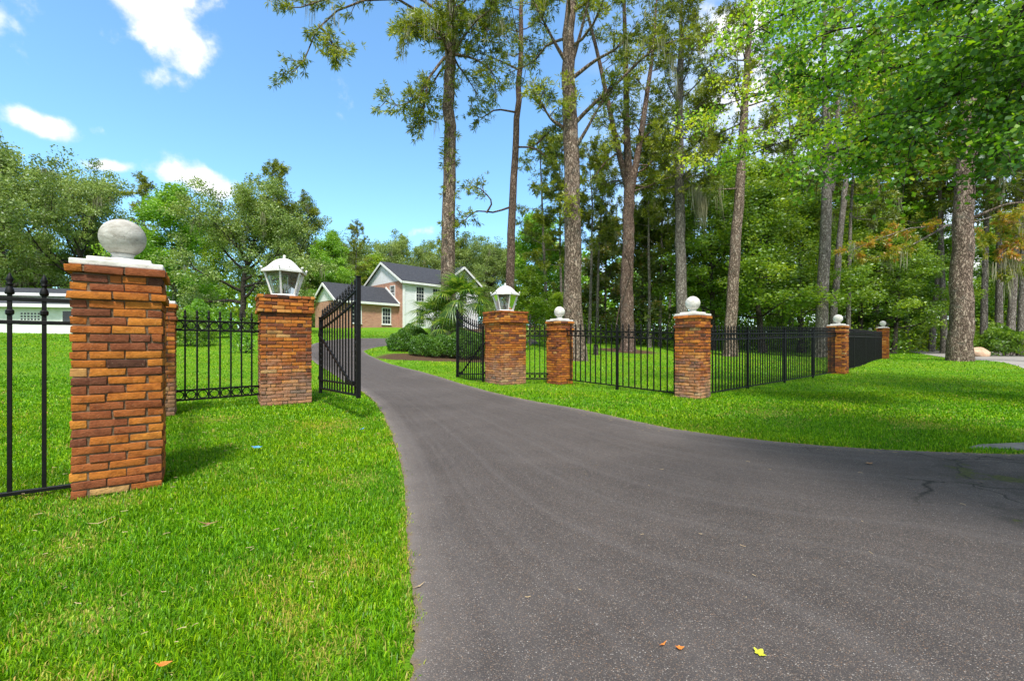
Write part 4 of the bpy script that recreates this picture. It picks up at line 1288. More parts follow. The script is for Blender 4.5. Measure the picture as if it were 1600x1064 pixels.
# a second street tree beside the photographer, out of the picture: its loose crown shades the mouth of the driveway
t = Tree(121)
bs = (8.0, -2.0)
b3 = np.array([bs[0], bs[1], tzf(*bs) - 0.2])
S = catmull([b3, b3 + (0, 0, 3), b3 + (-0.2, 0.1, 6), b3 + (-0.5, 0.3, 9), b3 + (-0.6, 0.4, 11.5)], 14)
t.wood.append((S, taper(0.28, 0.08, 14)))
nsh = 0
for k in range(30):
    az = t.rg.uniform(2.05, 2.8); zz = t.rg.uniform(5.8, 8.2)
    P = grow(t.rg, ORG(zz), (math.cos(az), math.sin(az), 0.12), t.rg.uniform(3.4, 6.4), 8, 0.08, 0.02)
    pxs = CX + F * P[:, 0] / np.maximum(P[:, 1] + 1.3, 0.2); pys = HY - F * (P[:, 2] - 1.6 - CZ) / np.maximum(P[:, 1] + 1.3, 0.2)
    if ((P[:, 1] > -1.2) & (pxs < 1650) & (pys > -60)).any(): continue
    nsh += 1
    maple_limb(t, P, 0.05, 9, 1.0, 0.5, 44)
place_world(t, bs, 'street_tree', 'loose crowned tree beside the street whose shade falls on the driveway mouth', 'tree', 'bark_dark', 'maple', None, leaf=0.11, aspect=0.85, flat=0.45, droop=0.35)

# ------------------------------------------------------------------ generic background trees
GEN = {}


def gen(kind):
    if kind in GEN: return GEN[kind]
    if kind.startswith('dark'):
        t = Tree(200 + int(kind[-1])); t.broad(13, 0.24, 2.6, 4.6, 24, 6, 105, 0.95, lowshape=0.85, el0=0)
        m = t.meshes(kind, 'bark_dark', 'dark', leaf=0.185, flat=0.4)
    elif kind.startswith('bright'):
        t = Tree(210 + int(kind[-1])); t.broad(13, 0.22, 2.5, 4.2, 24, 6, 130, 0.95, lowshape=0.8)
        m = t.meshes(kind, 'bark_grey', 'bright', leaf=0.21, flat=0.4)
    elif kind.startswith('yellow'):
        t = Tree(220 + int(kind[-1])); t.broad(9, 0.14, 0.8, 3.0, 22, 6, 55, 0.75, lowshape=0.95, el0=0)
        m = t.meshes(kind, 'bark_grey', 'yellow', leaf=0.24)
    elif kind.startswith('oak'):
        t = Tree(230 + int(kind[-1])); t.broad(11.5, 0.42, 2.6, 7.8, 20, 10, 120, 1.05, lowshape=0.95, el0=12, el1=60, wander=0.10, up=0.03, moss=0.22)
        m = t.meshes(kind, 'bark_dark', 'oak', leaf=0.23, aspect=0.5, mossl=1.5, mw=0.05)
    elif kind.startswith('magnolia'):
        t = Tree(240); t.broad(13, 0.2, 0.8, 3.4, 34, 6, 60, 0.75, lowshape=1.0, el0=-10, el1=55)
        m = t.meshes(kind, 'bark_grey', 'magnolia', leaf=0.28, aspect=0.55)
    elif kind.startswith('pine'):
        k = int(kind[-1]); t = Tree(250 + k)
        T = grow(t.rg, (0, 0, -0.2), (t.rg.normal(0, .03), t.rg.normal(0, .03), 1), 21, 16, 0.018, 0.01)
        rad = taper(0.24, 0.04, 17, 0.9); rad[0] *= 1.3
        t.pine(T, rad, 10.5 if k < 3 else 7.0, 30, 3.6, 8, 1.0, 8, el=(-10, 45), moss=0.05)
        m = t.meshes(kind, 'bark_grey', 'pine', tuft=0.42, tk=8, tw=0.075, mossl=1.5)
    GEN[kind] = m
    return m


WOOD_G = 'trees of the wood behind the right fence'
LEFT_G = 'trees beyond the left lawn'


def put(kind, name, label, px, d, hpx, group, rz=0.0, cat='tree', wide=1.0):
    """top of tree at row hpx when standing at depth d"""
    x = (px - CX) / F * d
    z = tzf(x, d)
    h0 = {'dark': 13.4, 'brig': 13.4, 'yell': 9.3, 'oak': 11.5, 'magn': 13.4, 'pine': 21.0}
    h = [v for k, v in h0.items() if kind.startswith(k)][0]
    H = CZ + (HY - hpx) / F * d - z
    s = H / h
    return place(gen(kind), name, label, cat, x, d, rz, s * wide, group, z, s)


# left side
put('oak0', 'live_oak', 'moss hung live oak with dark bare limbs at the far left edge', 5, 45, 250, LEFT_G, 0.4, wide=0.82)
put('oak1', 'live_oak', 'live oak with a rounded crown behind the ball of the nearest pillar', 140, 47, 305, LEFT_G, 2.0, wide=0.72)
put('bright0', 'broadleaf_tree', 'tall bright green broadleaf tree right of the nearest pillar ball', 272, 39, 285, LEFT_G, 0.5)
put('pine3', 'pine_tree', 'dark pine peeping from behind the bright green broadleaf tree', 232, 46, 283, LEFT_G, 0.5)
put('oak0', 'live_oak', 'spreading grey green live oak behind the left lantern', 380, 33, 318, LEFT_G, 3.3, wide=0.78)
put('oak1', 'live_oak', 'mossy live oak over the left end of the brick garage', 440, 54, 335, LEFT_G, 5.1, wide=0.7)
put('pine4', 'pine_tree', 'taller of two pines whose heads stand above the oaks left of the house', 440, 52, 266, LEFT_G, 1.2)
put('pine3', 'pine_tree', 'shorter pine head above the oaks left of the house', 487, 56, 318, LEFT_G, 2.2)
put('bright1', 'broadleaf_tree', 'light green tree beside the white garage gable', 505, 58, 378, LEFT_G, 4.0)
put('pine4', 'pine_tree', 'open crowned pine above the roof of the garage', 553, 64, 348, LEFT_G, 4.4)
put('bright0', 'broadleaf_tree', 'leafy green tree rising between left lantern and the garage gable', 512, 52, 352, LEFT_G, 2.6, wide=0.8)
put('yellow0', 'broadleaf_tree', 'narrow bright green tree behind the ridge of the garage', 590, 70, 385, LEFT_G, 1.4)
for k, (px, d, h, kind) in enumerate([(20, 50, 330, 'dark0'), (150, 52, 345, 'dark1'), (330, 52, 340, 'dark0'), (-60, 46, 320, 'bright1'), (70, 58, 360, 'bright0'), (230, 58, 365, 'dark1')]):
    put(kind, 'broadleaf_tree', 'dark broadleaf tree standing deep behind the oaks at far left', px, d, h, 'deep background trees at far left', k * 1.7)
for k, (px, d, h, kind) in enumerate([(560, 80, 398, 'oak0'), (610, 86, 392, 'oak1'), (660, 84, 400, 'oak0'), (715, 78, 388, 'oak1'), (760, 82, 392, 'oak0'), (520, 78, 405, 'oak1'), (800, 88, 400, 'oak1')]):
    put(kind, 'background_oak', 'pale grey green tree in the row behind the house', px, d, h, 'row of grey green trees behind the house', k * 1.3, wide=0.9)
put('pine3', 'pine_tree', 'small dark round topped pine over the house roof ridge', 637, 90, 374, None, 0.4)
# middle: between slim pine and big pine
put('yellow1', 'broadleaf_tree', 'yellow green bushy tree right behind the right lantern', 828, 31, 412, WOOD_G, 0.3, wide=1.1)
put('pine4', 'pine_tree', 'leafy pine filling the gap left of the thickest pine', 853, 37, 225, WOOD_G, 0.9, wide=1.0)
put('bright1', 'broadleaf_tree', 'light green tree between the slim pine and the thickest pine', 845, 44, 318, WOOD_G, 2.9)
put('yellow0', 'broadleaf_tree', 'low yellow green tree left of the thickest pine base', 868, 36, 455, WOOD_G, 4.1, wide=1.3)
put('magnolia', 'magnolia_tree', 'dark glossy magnolia reaching down behind the forked trunk', 1000, 39, 300, WOOD_G, 0.0)
put('magnolia', 'magnolia_tree', 'brownish magnolia left of the forked trunk', 945, 43, 320, WOOD_G, 2.0)
for k, (px, d, h, kind) in enumerate([(1112, 35.5, 275, 'dark0'), (1192, 34.5, 270, 'dark1'), (1252, 37, 295, 'dark0'), (1215, 47, 240, 'dark1'), (1345, 40, 315, 'dark0'), (1150, 43, 230, 'dark1'), (1395, 39, 350, 'dark1')]):
    put(kind, 'broadleaf_tree', 'deep green broadleaf tree in the shaded wood behind the long fence', px, d, h, WOOD_G, k * 1.9 + 0.4, wide=1.1)
for k, (px, d, h, kind) in enumerate([(1385, 46, 285, 'bright0'), (1445, 50, 300, 'bright1'), (1590, 46, 330, 'bright0'), (1560, 56, 320, 'dark1'), (1660, 44, 300, 'dark0'), (1330, 52, 250, 'bright1')]):
    put(kind, 'broadleaf_tree', 'fresh green broadleaf tree in the wood along the street at right', px, d, h, 'trees along the street at right', k * 1.1 + 0.2)
# slender pale trunks in the wood
for k, (px, d, h) in enumerate([(878, 38, 230), (921, 36, 225), (933, 37.5, 235), (1015, 35, 215), (1031, 36.5, 230), (1046, 47, 240), (1100, 46, 150), (1236, 42, 110), (1252, 48, 130), (1368, 44, 60), (1418, 46, 120), (1325, 36, 140)]):
    put('pine%d' % (k % 3), 'pine_tree', 'slender pale trunked pine in the wood behind the right fence', px, d, h, 'slender pines in the wood', k * 2.1, wide=0.82)
for k, (px, d, h) in enumerate([(1455, 44, 150), (1476, 40, 120), (1537, 38, 90), (1562, 40, 60), (1578, 36, 40), (1596, 34, 60), (1434, 56, 170), (1615, 42, 60)]):
    put('pine%d' % (k % 3), 'pine_tree', 'slender pine beside the big trunk on the far side of the street', px, d, h, 'slender pines across the street', k * 1.6 + 1, wide=0.95)


# far wood: uncountable mass of foliage behind everything
def far_wood(name, label, az, d0, d1, htop, n, leafm, seed, leaf=0.5, low=0.2, gap=0.35):
    rg = np.random.default_rng(seed)
    nc = n // 60
    pxs = rg.uniform(az[0], az[1], nc); d = rg.uniform(d0, d1, nc)
    x = (pxs - CX) / F * d
    z = tz(x, d)
    top = htop * (0.72 + 0.2 * np.sin(pxs * 0.045) + 0.18 * np.sin(pxs * 0.11 + 1.3))
    h = low + (top - low) * rg.random(nc) ** 0.85
    C = np.stack([x, d, z + h], -1)
    P = np.repeat(C, 60, 0) + rg.normal(0, 1, (nc * 60, 3)) * np.array([1.0, 1.0, 0.55])
    v = np.clip(np.repeat(rg.uniform(0, 1, nc) * 0.7, 60) + rg.uniform(0, 0.4, nc * 60), 0, 1)
    V, Q = leaves(rg, P, leaf, 0.65, 0.5)
    o = link(name, npmesh(name, V, Q, M[leafm], False, var=v))
    tag(o, label, 'foliage', kind='stuff')


far_wood('far_wood', 'far green wood closing the view behind the right hand trees', (840, 1800), 56, 72, 14, 34000, 'bright', 1, 0.62)  # bright leaf colour stands in for sunlight on the wood beyond
far_wood('far_treeline', 'far treeline closing the view behind the left lawn', (-250, 560), 62, 76, 10, 30000, 'dark', 2, 0.6)
far_wood('understory', 'low dark understory of the wood behind the right fence', (880, 1420), 37, 50, 3.0, 26000, 'dark', 3, 0.24)
far_wood('roadside_brush', 'low green brush beyond the street at the right edge', (1395, 1800), 44, 54, 4.0, 16000, 'dark', 4, 0.36)
far_wood('house_backdrop', 'soft grey green foliage behind the house', (480, 860), 92, 100, 12, 14000, 'oak', 5, 0.7)


# ------------------------------------------------------------------ shrubs, palms, small plants
def leaf_ball(seed, rx, ry, rz, n, leaf, leafm, name, flat=0.9, lump=0.12):
    rg = np.random.default_rng(seed)
    d = rg.normal(0, 1, (n, 3)); d /= np.linalg.norm(d, axis=1)[:, None]
    d[:, 2] = np.where(d[:, 2] < -0.5, -d[:, 2], d[:, 2])
    l = 1 + lump * np.sin(d[:, 0] * 5 + seed) * np.sin(d[:, 1] * 4 + 2 * seed) + lump * 0.6 * np.sin(d[:, 2] * 9 + d[:, 0] * 7)
    r = (1 - 0.35 * rg.random(n) ** 2.2) * l
    C = d * r[:, None] * np.array([rx, ry, rz]) + np.array([0, 0, rz * 0.62])
    C[:, 2] = np.maximum(C[:, 2], 0.03)
    v = np.clip(rg.beta(2, 2, n) * 0.8 + 0.12 * np.sin(d[:, 0] * 6 + d[:, 1] * 5), 0, 1)
    V, Q = leaves(rg, C, leaf, 0.6, flat)
    out = {'foliage': npmesh(name + '_foliage', V, Q, M[leafm], False, var=v)}
    W = []
    for k in range(9):
        a = rg.uniform(0, 2 * PI)
        W.append((grow(rg, (0.1 * math.cos(a), 0.1 * math.sin(a), -0.1), (math.cos(a) * .7, math.sin(a) * .7, 1), rz * 1.2, 5, 0.15), taper(0.025, 0.006, 6)))
    V, Q = tubes(W)
    out['stem'] = npmesh(name + '_stem', V, Q, M['bark_dark'], True)
    return out


def shrub(px, d, rx, ry, rz, label, seed, leafm='hedge', n=9000, leaf=0.07, group=None, name='clipped_shrub', cat='shrub', lump=0.10):
    x = (px - CX) / F * d
    place(leaf_ball(seed, rx, ry, rz, n, leaf, leafm, name, lump=lump), name, label, cat, x, d, 0, 1, group)


HG = 'clipped shrubs in the bed by the palms'
shrub(630, 22.5, 0.80, 0.75, 0.66, 'clipped round shrub at the left end of the bed by the palms', 1, group=HG)
shrub(662, 20.8, 0.72, 0.7, 0.62, 'low clipped shrub in front of the lowest pale palm frond', 2, group=HG)
shrub(690, 20.4, 0.78, 0.7, 0.64, 'clipped shrub in the middle of the bed under the palm fronds', 3, group=HG)
shrub(727, 20.2, 0.80, 0.75, 0.80, 'clipped shrub showing through the bars of the right gate leaf', 4, group=HG)
shrub(765, 21.5, 0.80, 0.75, 0.80, 'clipped shrub hidden behind the right gate pillar', 5, group=HG)
shrub(645, 24.0, 0.9, 0.8, 0.8, 'taller shrub at the back of the bed against the house wall', 6, group=HG)
shrub(300, 20.5, 0.85, 0.8, 0.85, 'dark rounded shrub on the left lawn behind the ringed iron panel', 7, 'dark', 6000, 0.10, name='lawn_shrub', lump=0.25)
shrub(322, 26.0, 1.5, 1.2, 1.2, 'wide bush at the left lawn edge behind the dark rounded shrub', 8, 'bright', 6000, 0.14, name='lawn_shrub', lump=0.25)
shrub(378, 18.5, 0.42, 0.42, 0.55, 'thin sapling with sparse leaves on the left lawn', 9, 'bright', 700, 0.10, name='sapling', cat='sapling', lump=0.3)
shrub(420, 30, 1.7, 1.3, 1.2, 'low green bush behind the left lantern pillar', 10, 'dark', 5000, 0.15, name='lawn_shrub', lump=0.25)
shrub(1575, 34, 2.2, 1.6, 1.3, 'low bushy growth beside the street under the cypress', 11, 'dark', 6000, 0.2, name='roadside_bush', lump=0.3)
shrub(790, 27, 1.3, 1.1, 1.3, 'yellow green shrub peeping between lantern pillar and house', 12, 'yellow', 6000, 0.14, name='lawn_shrub', lump=0.25)


def fan_mesh(seed, R=0.95, pet=1.0, droop=0.5):
    """fan frond: petiole along +x rising, fan of blades"""
    rg = np.random.default_rng(seed)
    nb = 26
    P = np.array([[t * pet, 0, 0.28 * pet * math.sin(t * 1.9) * 1.0] for t in np.linspace(0, 1, 7)])
    V, Q = tubes([(P, taper(0.022, 0.012, 7))], 5)
    Vs, Qs, var = [V], [Q], [np.full(len(Q), 0.7)]
    b = len(V)
    o = P[-1]
    hd = unit(P[-1] - P[-2])
    for k in range(nb):
        a = (k / (nb - 1) - 0.5) * D2R(250)
        L = R * (0.72 + 0.28 * math.cos(a * 0.7)) * rg.uniform(0.9, 1.05)
        side = np.array([0, 1.0, 0]); d = hd * math.cos(a) + side * math.sin(a)
        w = 0.068
        pts = []
        for m, t in enumerate((0.03, 0.4, 0.72, 1.0)):
            fold = abs(math.sin(a)) * 0.12
            p = o + d * L * t + np.array([0, 0, -droop * L * t ** 2.6 - fold * L * t * 0.4])
            pts.append(p)
        nrm = unit(np.cross(d, np.array([0, 0, 1.0])))
        ws = [0.012, w, w * 0.75, 0.003]
        vv = []
        for p, ww in zip(pts, ws): vv += [p - nrm * ww / 2, p + nrm * ww / 2 + np.array([0, 0, 0.008])]
        Vs.append(np.array(vv))
        for m in range(3): Qs.append(np.array([[b + 2 * m, b + 2 * m + 1, b + 2 * m + 3, b + 2 * m + 2]])); var.append(np.array([np.clip(rg.normal(0.5, 0.28), 0, 1)]))
        b += 8
    return npmesh('frond', np.concatenate(Vs), np.concatenate(Qs), M['palm'], False, var=np.concatenate(var))


FANS = [fan_mesh(k, R=1.08 + 0.07 * k, pet=0.9 + 0.12 * k, droop=0.16 + 0.13 * k) for k in range(4)]


def palm(px, d, th, nf, label, seed, sc=1.0):
    rg = random.Random(seed)
    x = (px - CX) / F * d
    root = thing('fan_palm', label, 'palm', (x, d, tzf(x, d)), rg.uniform(0, 6), 'fan palms in the bed')
    r2 = np.random.default_rng(seed)
    P = grow(r2, (0, 0, -0.15), (0, 0, 1), th + 0.15, 8, 0.03)
    V, Q = tubes([(P, taper(0.19, 0.15, 9))], 10)
    link('trunk', npmesh('palm_trunk', V, Q, M['bark_grey'], True), root)
    for k in range(nf):
        az = k * 2.399 + rg.uniform(-.3, .3)
        f = k / nf
        el = D2R(78 - 105 * f ** 0.9 + rg.uniform(-8, 8))
        o = link('frond', FANS[(3 if f > 0.55 else rg.randrange(0, 3))], root, tuple(P[-1] + np.array([0, 0, -0.25 * f])), (0, -el, az))
        o.rotation_mode = 'XYZ'
        s = sc * rg.uniform(0.85, 1.1); o.scale = (s, s, s)


palm(718, 22.6, 2.75, 32, 'taller fan palm with upright fronds in front of the vine clad pine', 5, 0.80)
palm(674, 23.0, 1.8, 26, 'lower fan palm left of the taller one, fronds against the white house wall', 6, 0.70)
palm(699, 22.0, 1.15, 13, 'lowest fan palm with a pale drooping frond over the clipped shrubs', 8, 0.68)


def cycad(px, d, label):
    x = (px - CX) / F * d
    root = thing('cycad', label, 'cycad', (x, d, tzf(x, d)))
    P = np.array([[0, 0, -0.1], [0, 0, 0.3], [0, 0, 0.62]])
    V, Q = tubes([(P, np.array([0.14, 0.15, 0.13]))], 10)
    link('trunk', npmesh('cycad_trunk', V, Q, M['bark_dark'], True), root)
    rg = np.random.default_rng(3)
    Vs, Qs, vs = [], [], []; b = 0
    R = np.array([[t * 0.85, 0, 0.42 * math.sin(t * 2.3)] for t in np.linspace(0, 1, 14)])
    for i in range(1, 14):
        for sgn in (-1, 1):
            for j in range(2):
                c = R[i] - (R[i] - R[i - 1]) * 0.5 * j
                L = 0.22 * math.sin(0.4 + 2.5 * i / 14)
                e = c + np.array([0.06, sgn * L, 0.03]); w = np.array([0.011, 0, 0])
                Vs.append(np.array([c - w, c + w, e])); Qs.append([b, b + 1, b + 2]); b += 3
    V2, Q2 = tubes([(R, taper(0.012, 0.004, 14))], 4)
    me = npmesh('cycad_frond', np.concatenate(Vs + [V2]), [np.array(Qs), Q2 + b], M['dark'], False, var=np.full(len(Qs) + len(Q2), 0.2))
    for k in range(22):
        link('frond', me, root, (0, 0, 0.6), (0, -D2R(10 + 45 * (k % 3) / 2), k * 2.399))


cycad(931, 25.5, 'small dark cycad standing on the lawn right of the thickest pine')

# ------------------------------------------------------------------ the house


def H_obj(name, bm, mat, parent, bevel=0.0):
    return link(name, bmmesh(name, bm, M[mat], bevel=bevel), parent)


def window(parent, origin, ux, nrm, w, h, cols=3, rows=4):
    """origin: lower-left on wall; ux along wall; nrm outward (unit, local)"""
    o = Vector(origin); u = Vector(ux); n = Vector(nrm); z = Vector((0, 0, 1))
    fr = bmesh.new()
    t = 0.09
    def bar(a, b, ww, dep=0.05):
        add_bar(fr, a + n * dep * 0.5, b + n * dep * 0.5, dep, ww)
    P = lambda a, b: o + u * a + z * b
    for a, b in ((P(-t / 2, 0), P(-t / 2, h)), (P(w + t / 2, 0), P(w + t / 2, h))):
        R = Matrix((u, n, z)).transposed().to_4x4()
        add_box(fr, (a + b) / 2 + n * 0.03, (t, 0.06, h + 2 * t), R)
    for a, b in ((P(0, -t / 2), P(w, -t / 2)), (P(0, h + t / 2), P(w, h + t / 2))):
        R = Matrix((u, n, z)).transposed().to_4x4()
        add_box(fr, (a + b) / 2 + n * 0.028, (w, 0.055, t), R)
    win = link('window', bmmesh('window', fr, M['trim']), parent)
    R = Matrix((u, n, z)).transposed().to_4x4()
    b2 = bmesh.new(); add_box(b2, P(w / 2, h / 2) + n * 0.006, (w, 0.012, h), R)
    link('pane', bmmesh('pane', b2, M['pane']), win)
    b3 = bmesh.new()
    for c in range(1, cols): add_box(b3, P(w * c / cols, h / 2) + n * 0.022, (0.028, 0.014, h), R)
    for r in range(1, rows): add_box(b3, P(w / 2, h * r / rows) + n * 0.0235, (w, 0.014, 0.05 if r == rows // 2 else 0.026), R)
    link('muntins', bmmesh('muntins', b3, M['trim']), win)
    b4 = bmesh.new(); add_box(b4, P(w / 2, -t - 0.03) + n * 0.05, (w + 0.3, 0.1, 0.06), R)
    link('sill', bmmesh('sill', b4, M['trim']), win)


def gable_roof(parent, x0, x1, y0, y1, ze, zr, along='x', ov=0.35, th=0.16, name='roof'):
    bm = bmesh.new()
    if along == 'x':
        ym = (y0 + y1) / 2; sl = (zr - ze) / (ym - y0)
        for sg, ye in ((-1, y0 - ov), (1, y1 + ov)):
            zz = ze - sl * ov
            add_prism(bm, [(x0 - ov, ye, zz), (x1 + ov, ye, zz), (x1 + ov, ym - sg * -0.0, zr), (x0 - ov, ym, zr)], (0, 0, th))
    else:
        xm = (x0 + x1) / 2; sl = (zr - ze) / (xm - x0)
        for xe in (x0 - ov, x1 + ov):
            zz = ze - sl * ov
            add_prism(bm, [(xe, y0 - ov, zz), (xe, y1 + ov, zz), (xm, y1 + ov, zr), (xm, y0 - ov, zr)], (0, 0, th))
    return H_obj(name, bm, 'shingle', parent)


hx, hy = -12.3, 50.0
hz = 3.30
house = thing('brick_house', 'two storey brick and white sided house with dark roofs beyond the gates', 'house', (hx, hy, hz), D2R(45))
# main block  x 0..17 (long side faces -y), y 0..9
bm = bmesh.new(); add_prism(bm, [(0, 0, -1.5), (10.6, 0, -1.5), (10.6, 9, -1.5), (0, 9, -1.5)], (0, 0, 7.0)); H_obj('siding_wall', bm, 'siding', house)
bm = bmesh.new(); add_prism(bm, [(-0.12, -0.0, -1.5), (-0.003, -0.0, -1.5), (-0.003, 9.0, -1.5), (-0.12, 9.0, -1.5)], (0, 0, 6.98)); H_obj('brick_wall', bm, 'hbrick', house)
bm = bmesh.new(); add_prism(bm, [(-0.10, 0.0, 5.5), (-0.10, 9.0, 5.5), (-0.10, 4.5, 8.0)], (0.3, 0, 0)); H_obj('gable', bm, 'siding', house)
gable_roof(house, 0, 10.6, 0, 9, 5.5, 8.05)
bm = bmesh.new()
add_box(bm, (5.2, -0.36, 5.26), (11.2, 0.05, 0.24)); H_obj('fascia', bm, 'trim', house)
for sgn, ya in ((1, -0.38), (-1, 9.38)):
    bm = bmesh.new(); add_bar(bm, (-0.40, ya, 5.20), (-0.40, 4.5, 7.98), 0.06, 0.24); H_obj('bargeboard', bm, 'trim', house)
bm = bmesh.new(); add_box(bm, (0.03, -0.06, 2.0), (0.28, 0.1, 7.0)); H_obj('corner_board', bm, 'trim', house)
window(house, (-0.122, 2.6, 3.4), (0, -1, 0), (-1, 0, 0), 0.95, 1.6)
window(house, (1.7, -0.002, 3.3), (1, 0, 0), (0, -1, 0), 1.0, 1.6)
window(house, (4.0, -0.002, 3.3), (1, 0, 0), (0, -1, 0), 1.0, 1.6)
window(house, (1.7, -0.002, 0.7), (1, 0, 0), (0, -1, 0), 1.0, 1.7)
# front gabled bay
bm = bmesh.new(); add_prism(bm, [(5.3, -0.9, -1.5), (10.3, -0.9, -1.5), (10.3, -0.002, -1.5), (5.3, -0.002, -1.5)], (0, 0, 7.4)); H_obj('bay_wall', bm, 'siding', house)
bm = bmesh.new(); add_prism(bm, [(5.3, -0.88, 5.9), (10.3, -0.88, 5.9), (7.8, -0.88, 7.7)], (0, 0.3, 0)); H_obj('bay_gable', bm, 'siding', house)
gable_roof(house, 5.3, 10.3, -0.9, 3.2, 5.9, 7.75, 'y', name='bay_roof')
for xa in (4.92, 10.68):
    bm = bmesh.new(); add_bar(bm, (xa, -1.29, 5.62), (7.8, -1.29, 7.73), 0.06, 0.24); H_obj('bargeboard', bm, 'trim', house)
window(house, (7.3, -0.902, 3.3), (1, 0, 0), (0, -1, 0), 1.1, 1.7)
# garage wing x -7..0, y 0.8..6.6
bm = bmesh.new(); add_prism(bm, [(-7.2, 0.9, -1.8), (-0.122, 0.9, -1.8), (-0.122, 6.7, -1.8), (-7.2, 6.7, -1.8)], (0, 0, 4.7)); H_obj('garage_wall', bm, 'hbrick', house)
bm = bmesh.new(); add_prism(bm, [(-7.22, 0.9, 2.9), (-7.22, 6.7, 2.9), (-7.22, 3.8, 4.75)], (0.3, 0, 0)); H_obj('garage_gable', bm, 'siding', house)
gable_roof(house, -7.2, -0.5, 0.9, 6.7, 2.9, 4.8, name='garage_roof')
bm = bmesh.new(); add_box(bm, (-3.7, 0.53, 2.70), (7.4, 0.05, 0.24)); H_obj('garage_fascia', bm, 'trim', house)
bm = bmesh.new(); add_box(bm, (-3.7, 0.86, 2.72), (6.9, 0.07, 0.30)); H_obj('garage_frieze', bm, 'trim', house)
for ya in (0.52, 7.08):
    bm = bmesh.new(); add_bar(bm, (-7.58, ya, 2.66), (-7.58, 3.8, 4.73), 0.06, 0.24); H_obj('bargeboard', bm, 'trim', house)
bm = bmesh.new(); add_bar(bm, (-0.17, 0.5, 2.75), (-0.17, 3.7, 4.95), 0.08, 0.26); H_obj('flashing_board', bm, 'trim', house)
window(house, (-2.1, 0.898, 0.55), (1, 0, 0), (0, -1, 0), 0.95, 1.7)
window(house, (-5.6, 0.898, 0.55), (1, 0, 0), (0, -1, 0), 0.95, 1.7)

# ------------------------------------------------------------------ low white building far left
bx, by = -32.9, 33.6
wb = thing('white_building', 'low white outbuilding with a dark roof beyond the left fence', 'building', (bx, by, 2.30), D2R(12))
bm = bmesh.new(); add_prism(bm, [(-16, 0, -1.5), (0, 0, -1.5), (0, 6, -1.5), (-16, 6, -1.5)], (0, 0, 3.6)); H_obj('wall', bm, 'palewall', wb)
bm = bmesh.new(); add_prism(bm, [(-16.4, -0.5, 2.08), (0.45, -0.5, 2.08), (0.45, 2.2, 2.62), (-16.4, 2.2, 2.62)], (0, 0, 0.12)); H_obj('lower_roof', bm, 'shingle', wb)
bm = bmesh.new(); add_box(bm, (-8, -0.53, 2.06), (16.9, 0.05, 0.24)); H_obj('fascia', bm, 'trim', wb)
bm = bmesh.new(); add_prism(bm, [(-16, 2.25, 2.0), (-0.6, 2.25, 2.0), (-0.6, 6, 2.0), (-16, 6, 2.0)], (0, 0, 1.18)); H_obj('clerestory_wall', bm, 'palewall', wb)
bm = bmesh.new(); add_prism(bm, [(-16.4, 1.8, 3.12), (-0.2, 1.8, 3.12), (-0.2, 4.4, 3.75), (-16.4, 4.4, 3.75)], (0, 0, 0.12)); H_obj('upper_roof', bm, 'shingle', wb)
bm = bmesh.new(); add_box(bm, (-8.3, 1.77, 3.10), (16.2, 0.05, 0.22)); H_obj('upper_fascia', bm, 'trim', wb)
bm = bmesh.new(); add_box(bm, (-3.1, -0.004, 1.165), (1.26, 0.02, 0.84)); bv = H_obj('block_vent', bm, 'pane', wb)
bm = bmesh.new()
for i in range(7): add_box(bm, (-3.73 + i * 0.21, -0.02, 1.165), (0.07, 0.03, 0.9))
for j in range(5): add_box(bm, (-3.1, -0.021, 0.745 + j * 0.21), (1.33, 0.034, 0.07))
link('grille', bmmesh('grille', bm, M['palewall']), bv)
bm = bmesh.new(); add_box(bm, (-0.75, -0.02, 0.85), (0.85, 0.05, 2.0)); dr = H_obj('door', bm, 'trim', wb)
bm = bmesh.new(); add_box(bm, (-0.75, -0.05, 1.25), (0.6, 0.02, 0.9)); link('pane', bmmesh('pane', bm, M['pane']), dr)
bm = bmesh.new(); add_box(bm, (-0.15, -0.42, 0.4), (0.1, 0.1, 3.3)); H_obj('post', bm, 'trim', wb)

# ------------------------------------------------------------------ small things lying about


def leaf_piece(name, label, cat, px, py, outline, scale, rz, mat, curl=0.25, d=None, group=None, lift=0.02):
    # intersect the view row with the ground to get the place
    dd = 3.0
    for _ in range(30):
        x = (px - CX) / F * dd; dd = (CZ - tzf(x, dd) - lift) / ((py - HY) / F)
    x = (px - CX) / F * dd
    bm = bmesh.new()
    rg = random.Random(px)
    c = bm.verts.new((0, 0, 0.0))
    ring = []
    for a, r in outline:
        ring.append(bm.verts.new((r * scale * math.cos(a), r * scale * math.sin(a), curl * scale * r * r * (0.5 + rg.random()))))
    n = len(ring)
    for k in range(n): bm.faces.new((c, ring[k], ring[(k + 1) % n]))
    me = bmmesh(name, bm, M[mat])
    o = link(name, me, None, (x, dd, tzf(x, dd) + lift), (rg.uniform(-.15, .15), rg.uniform(-.15, .15), rz))
    sm = o.modifiers.new('thickness', 'SOLIDIFY'); sm.thickness = 0.0012
    return tag(o, label, cat, group)


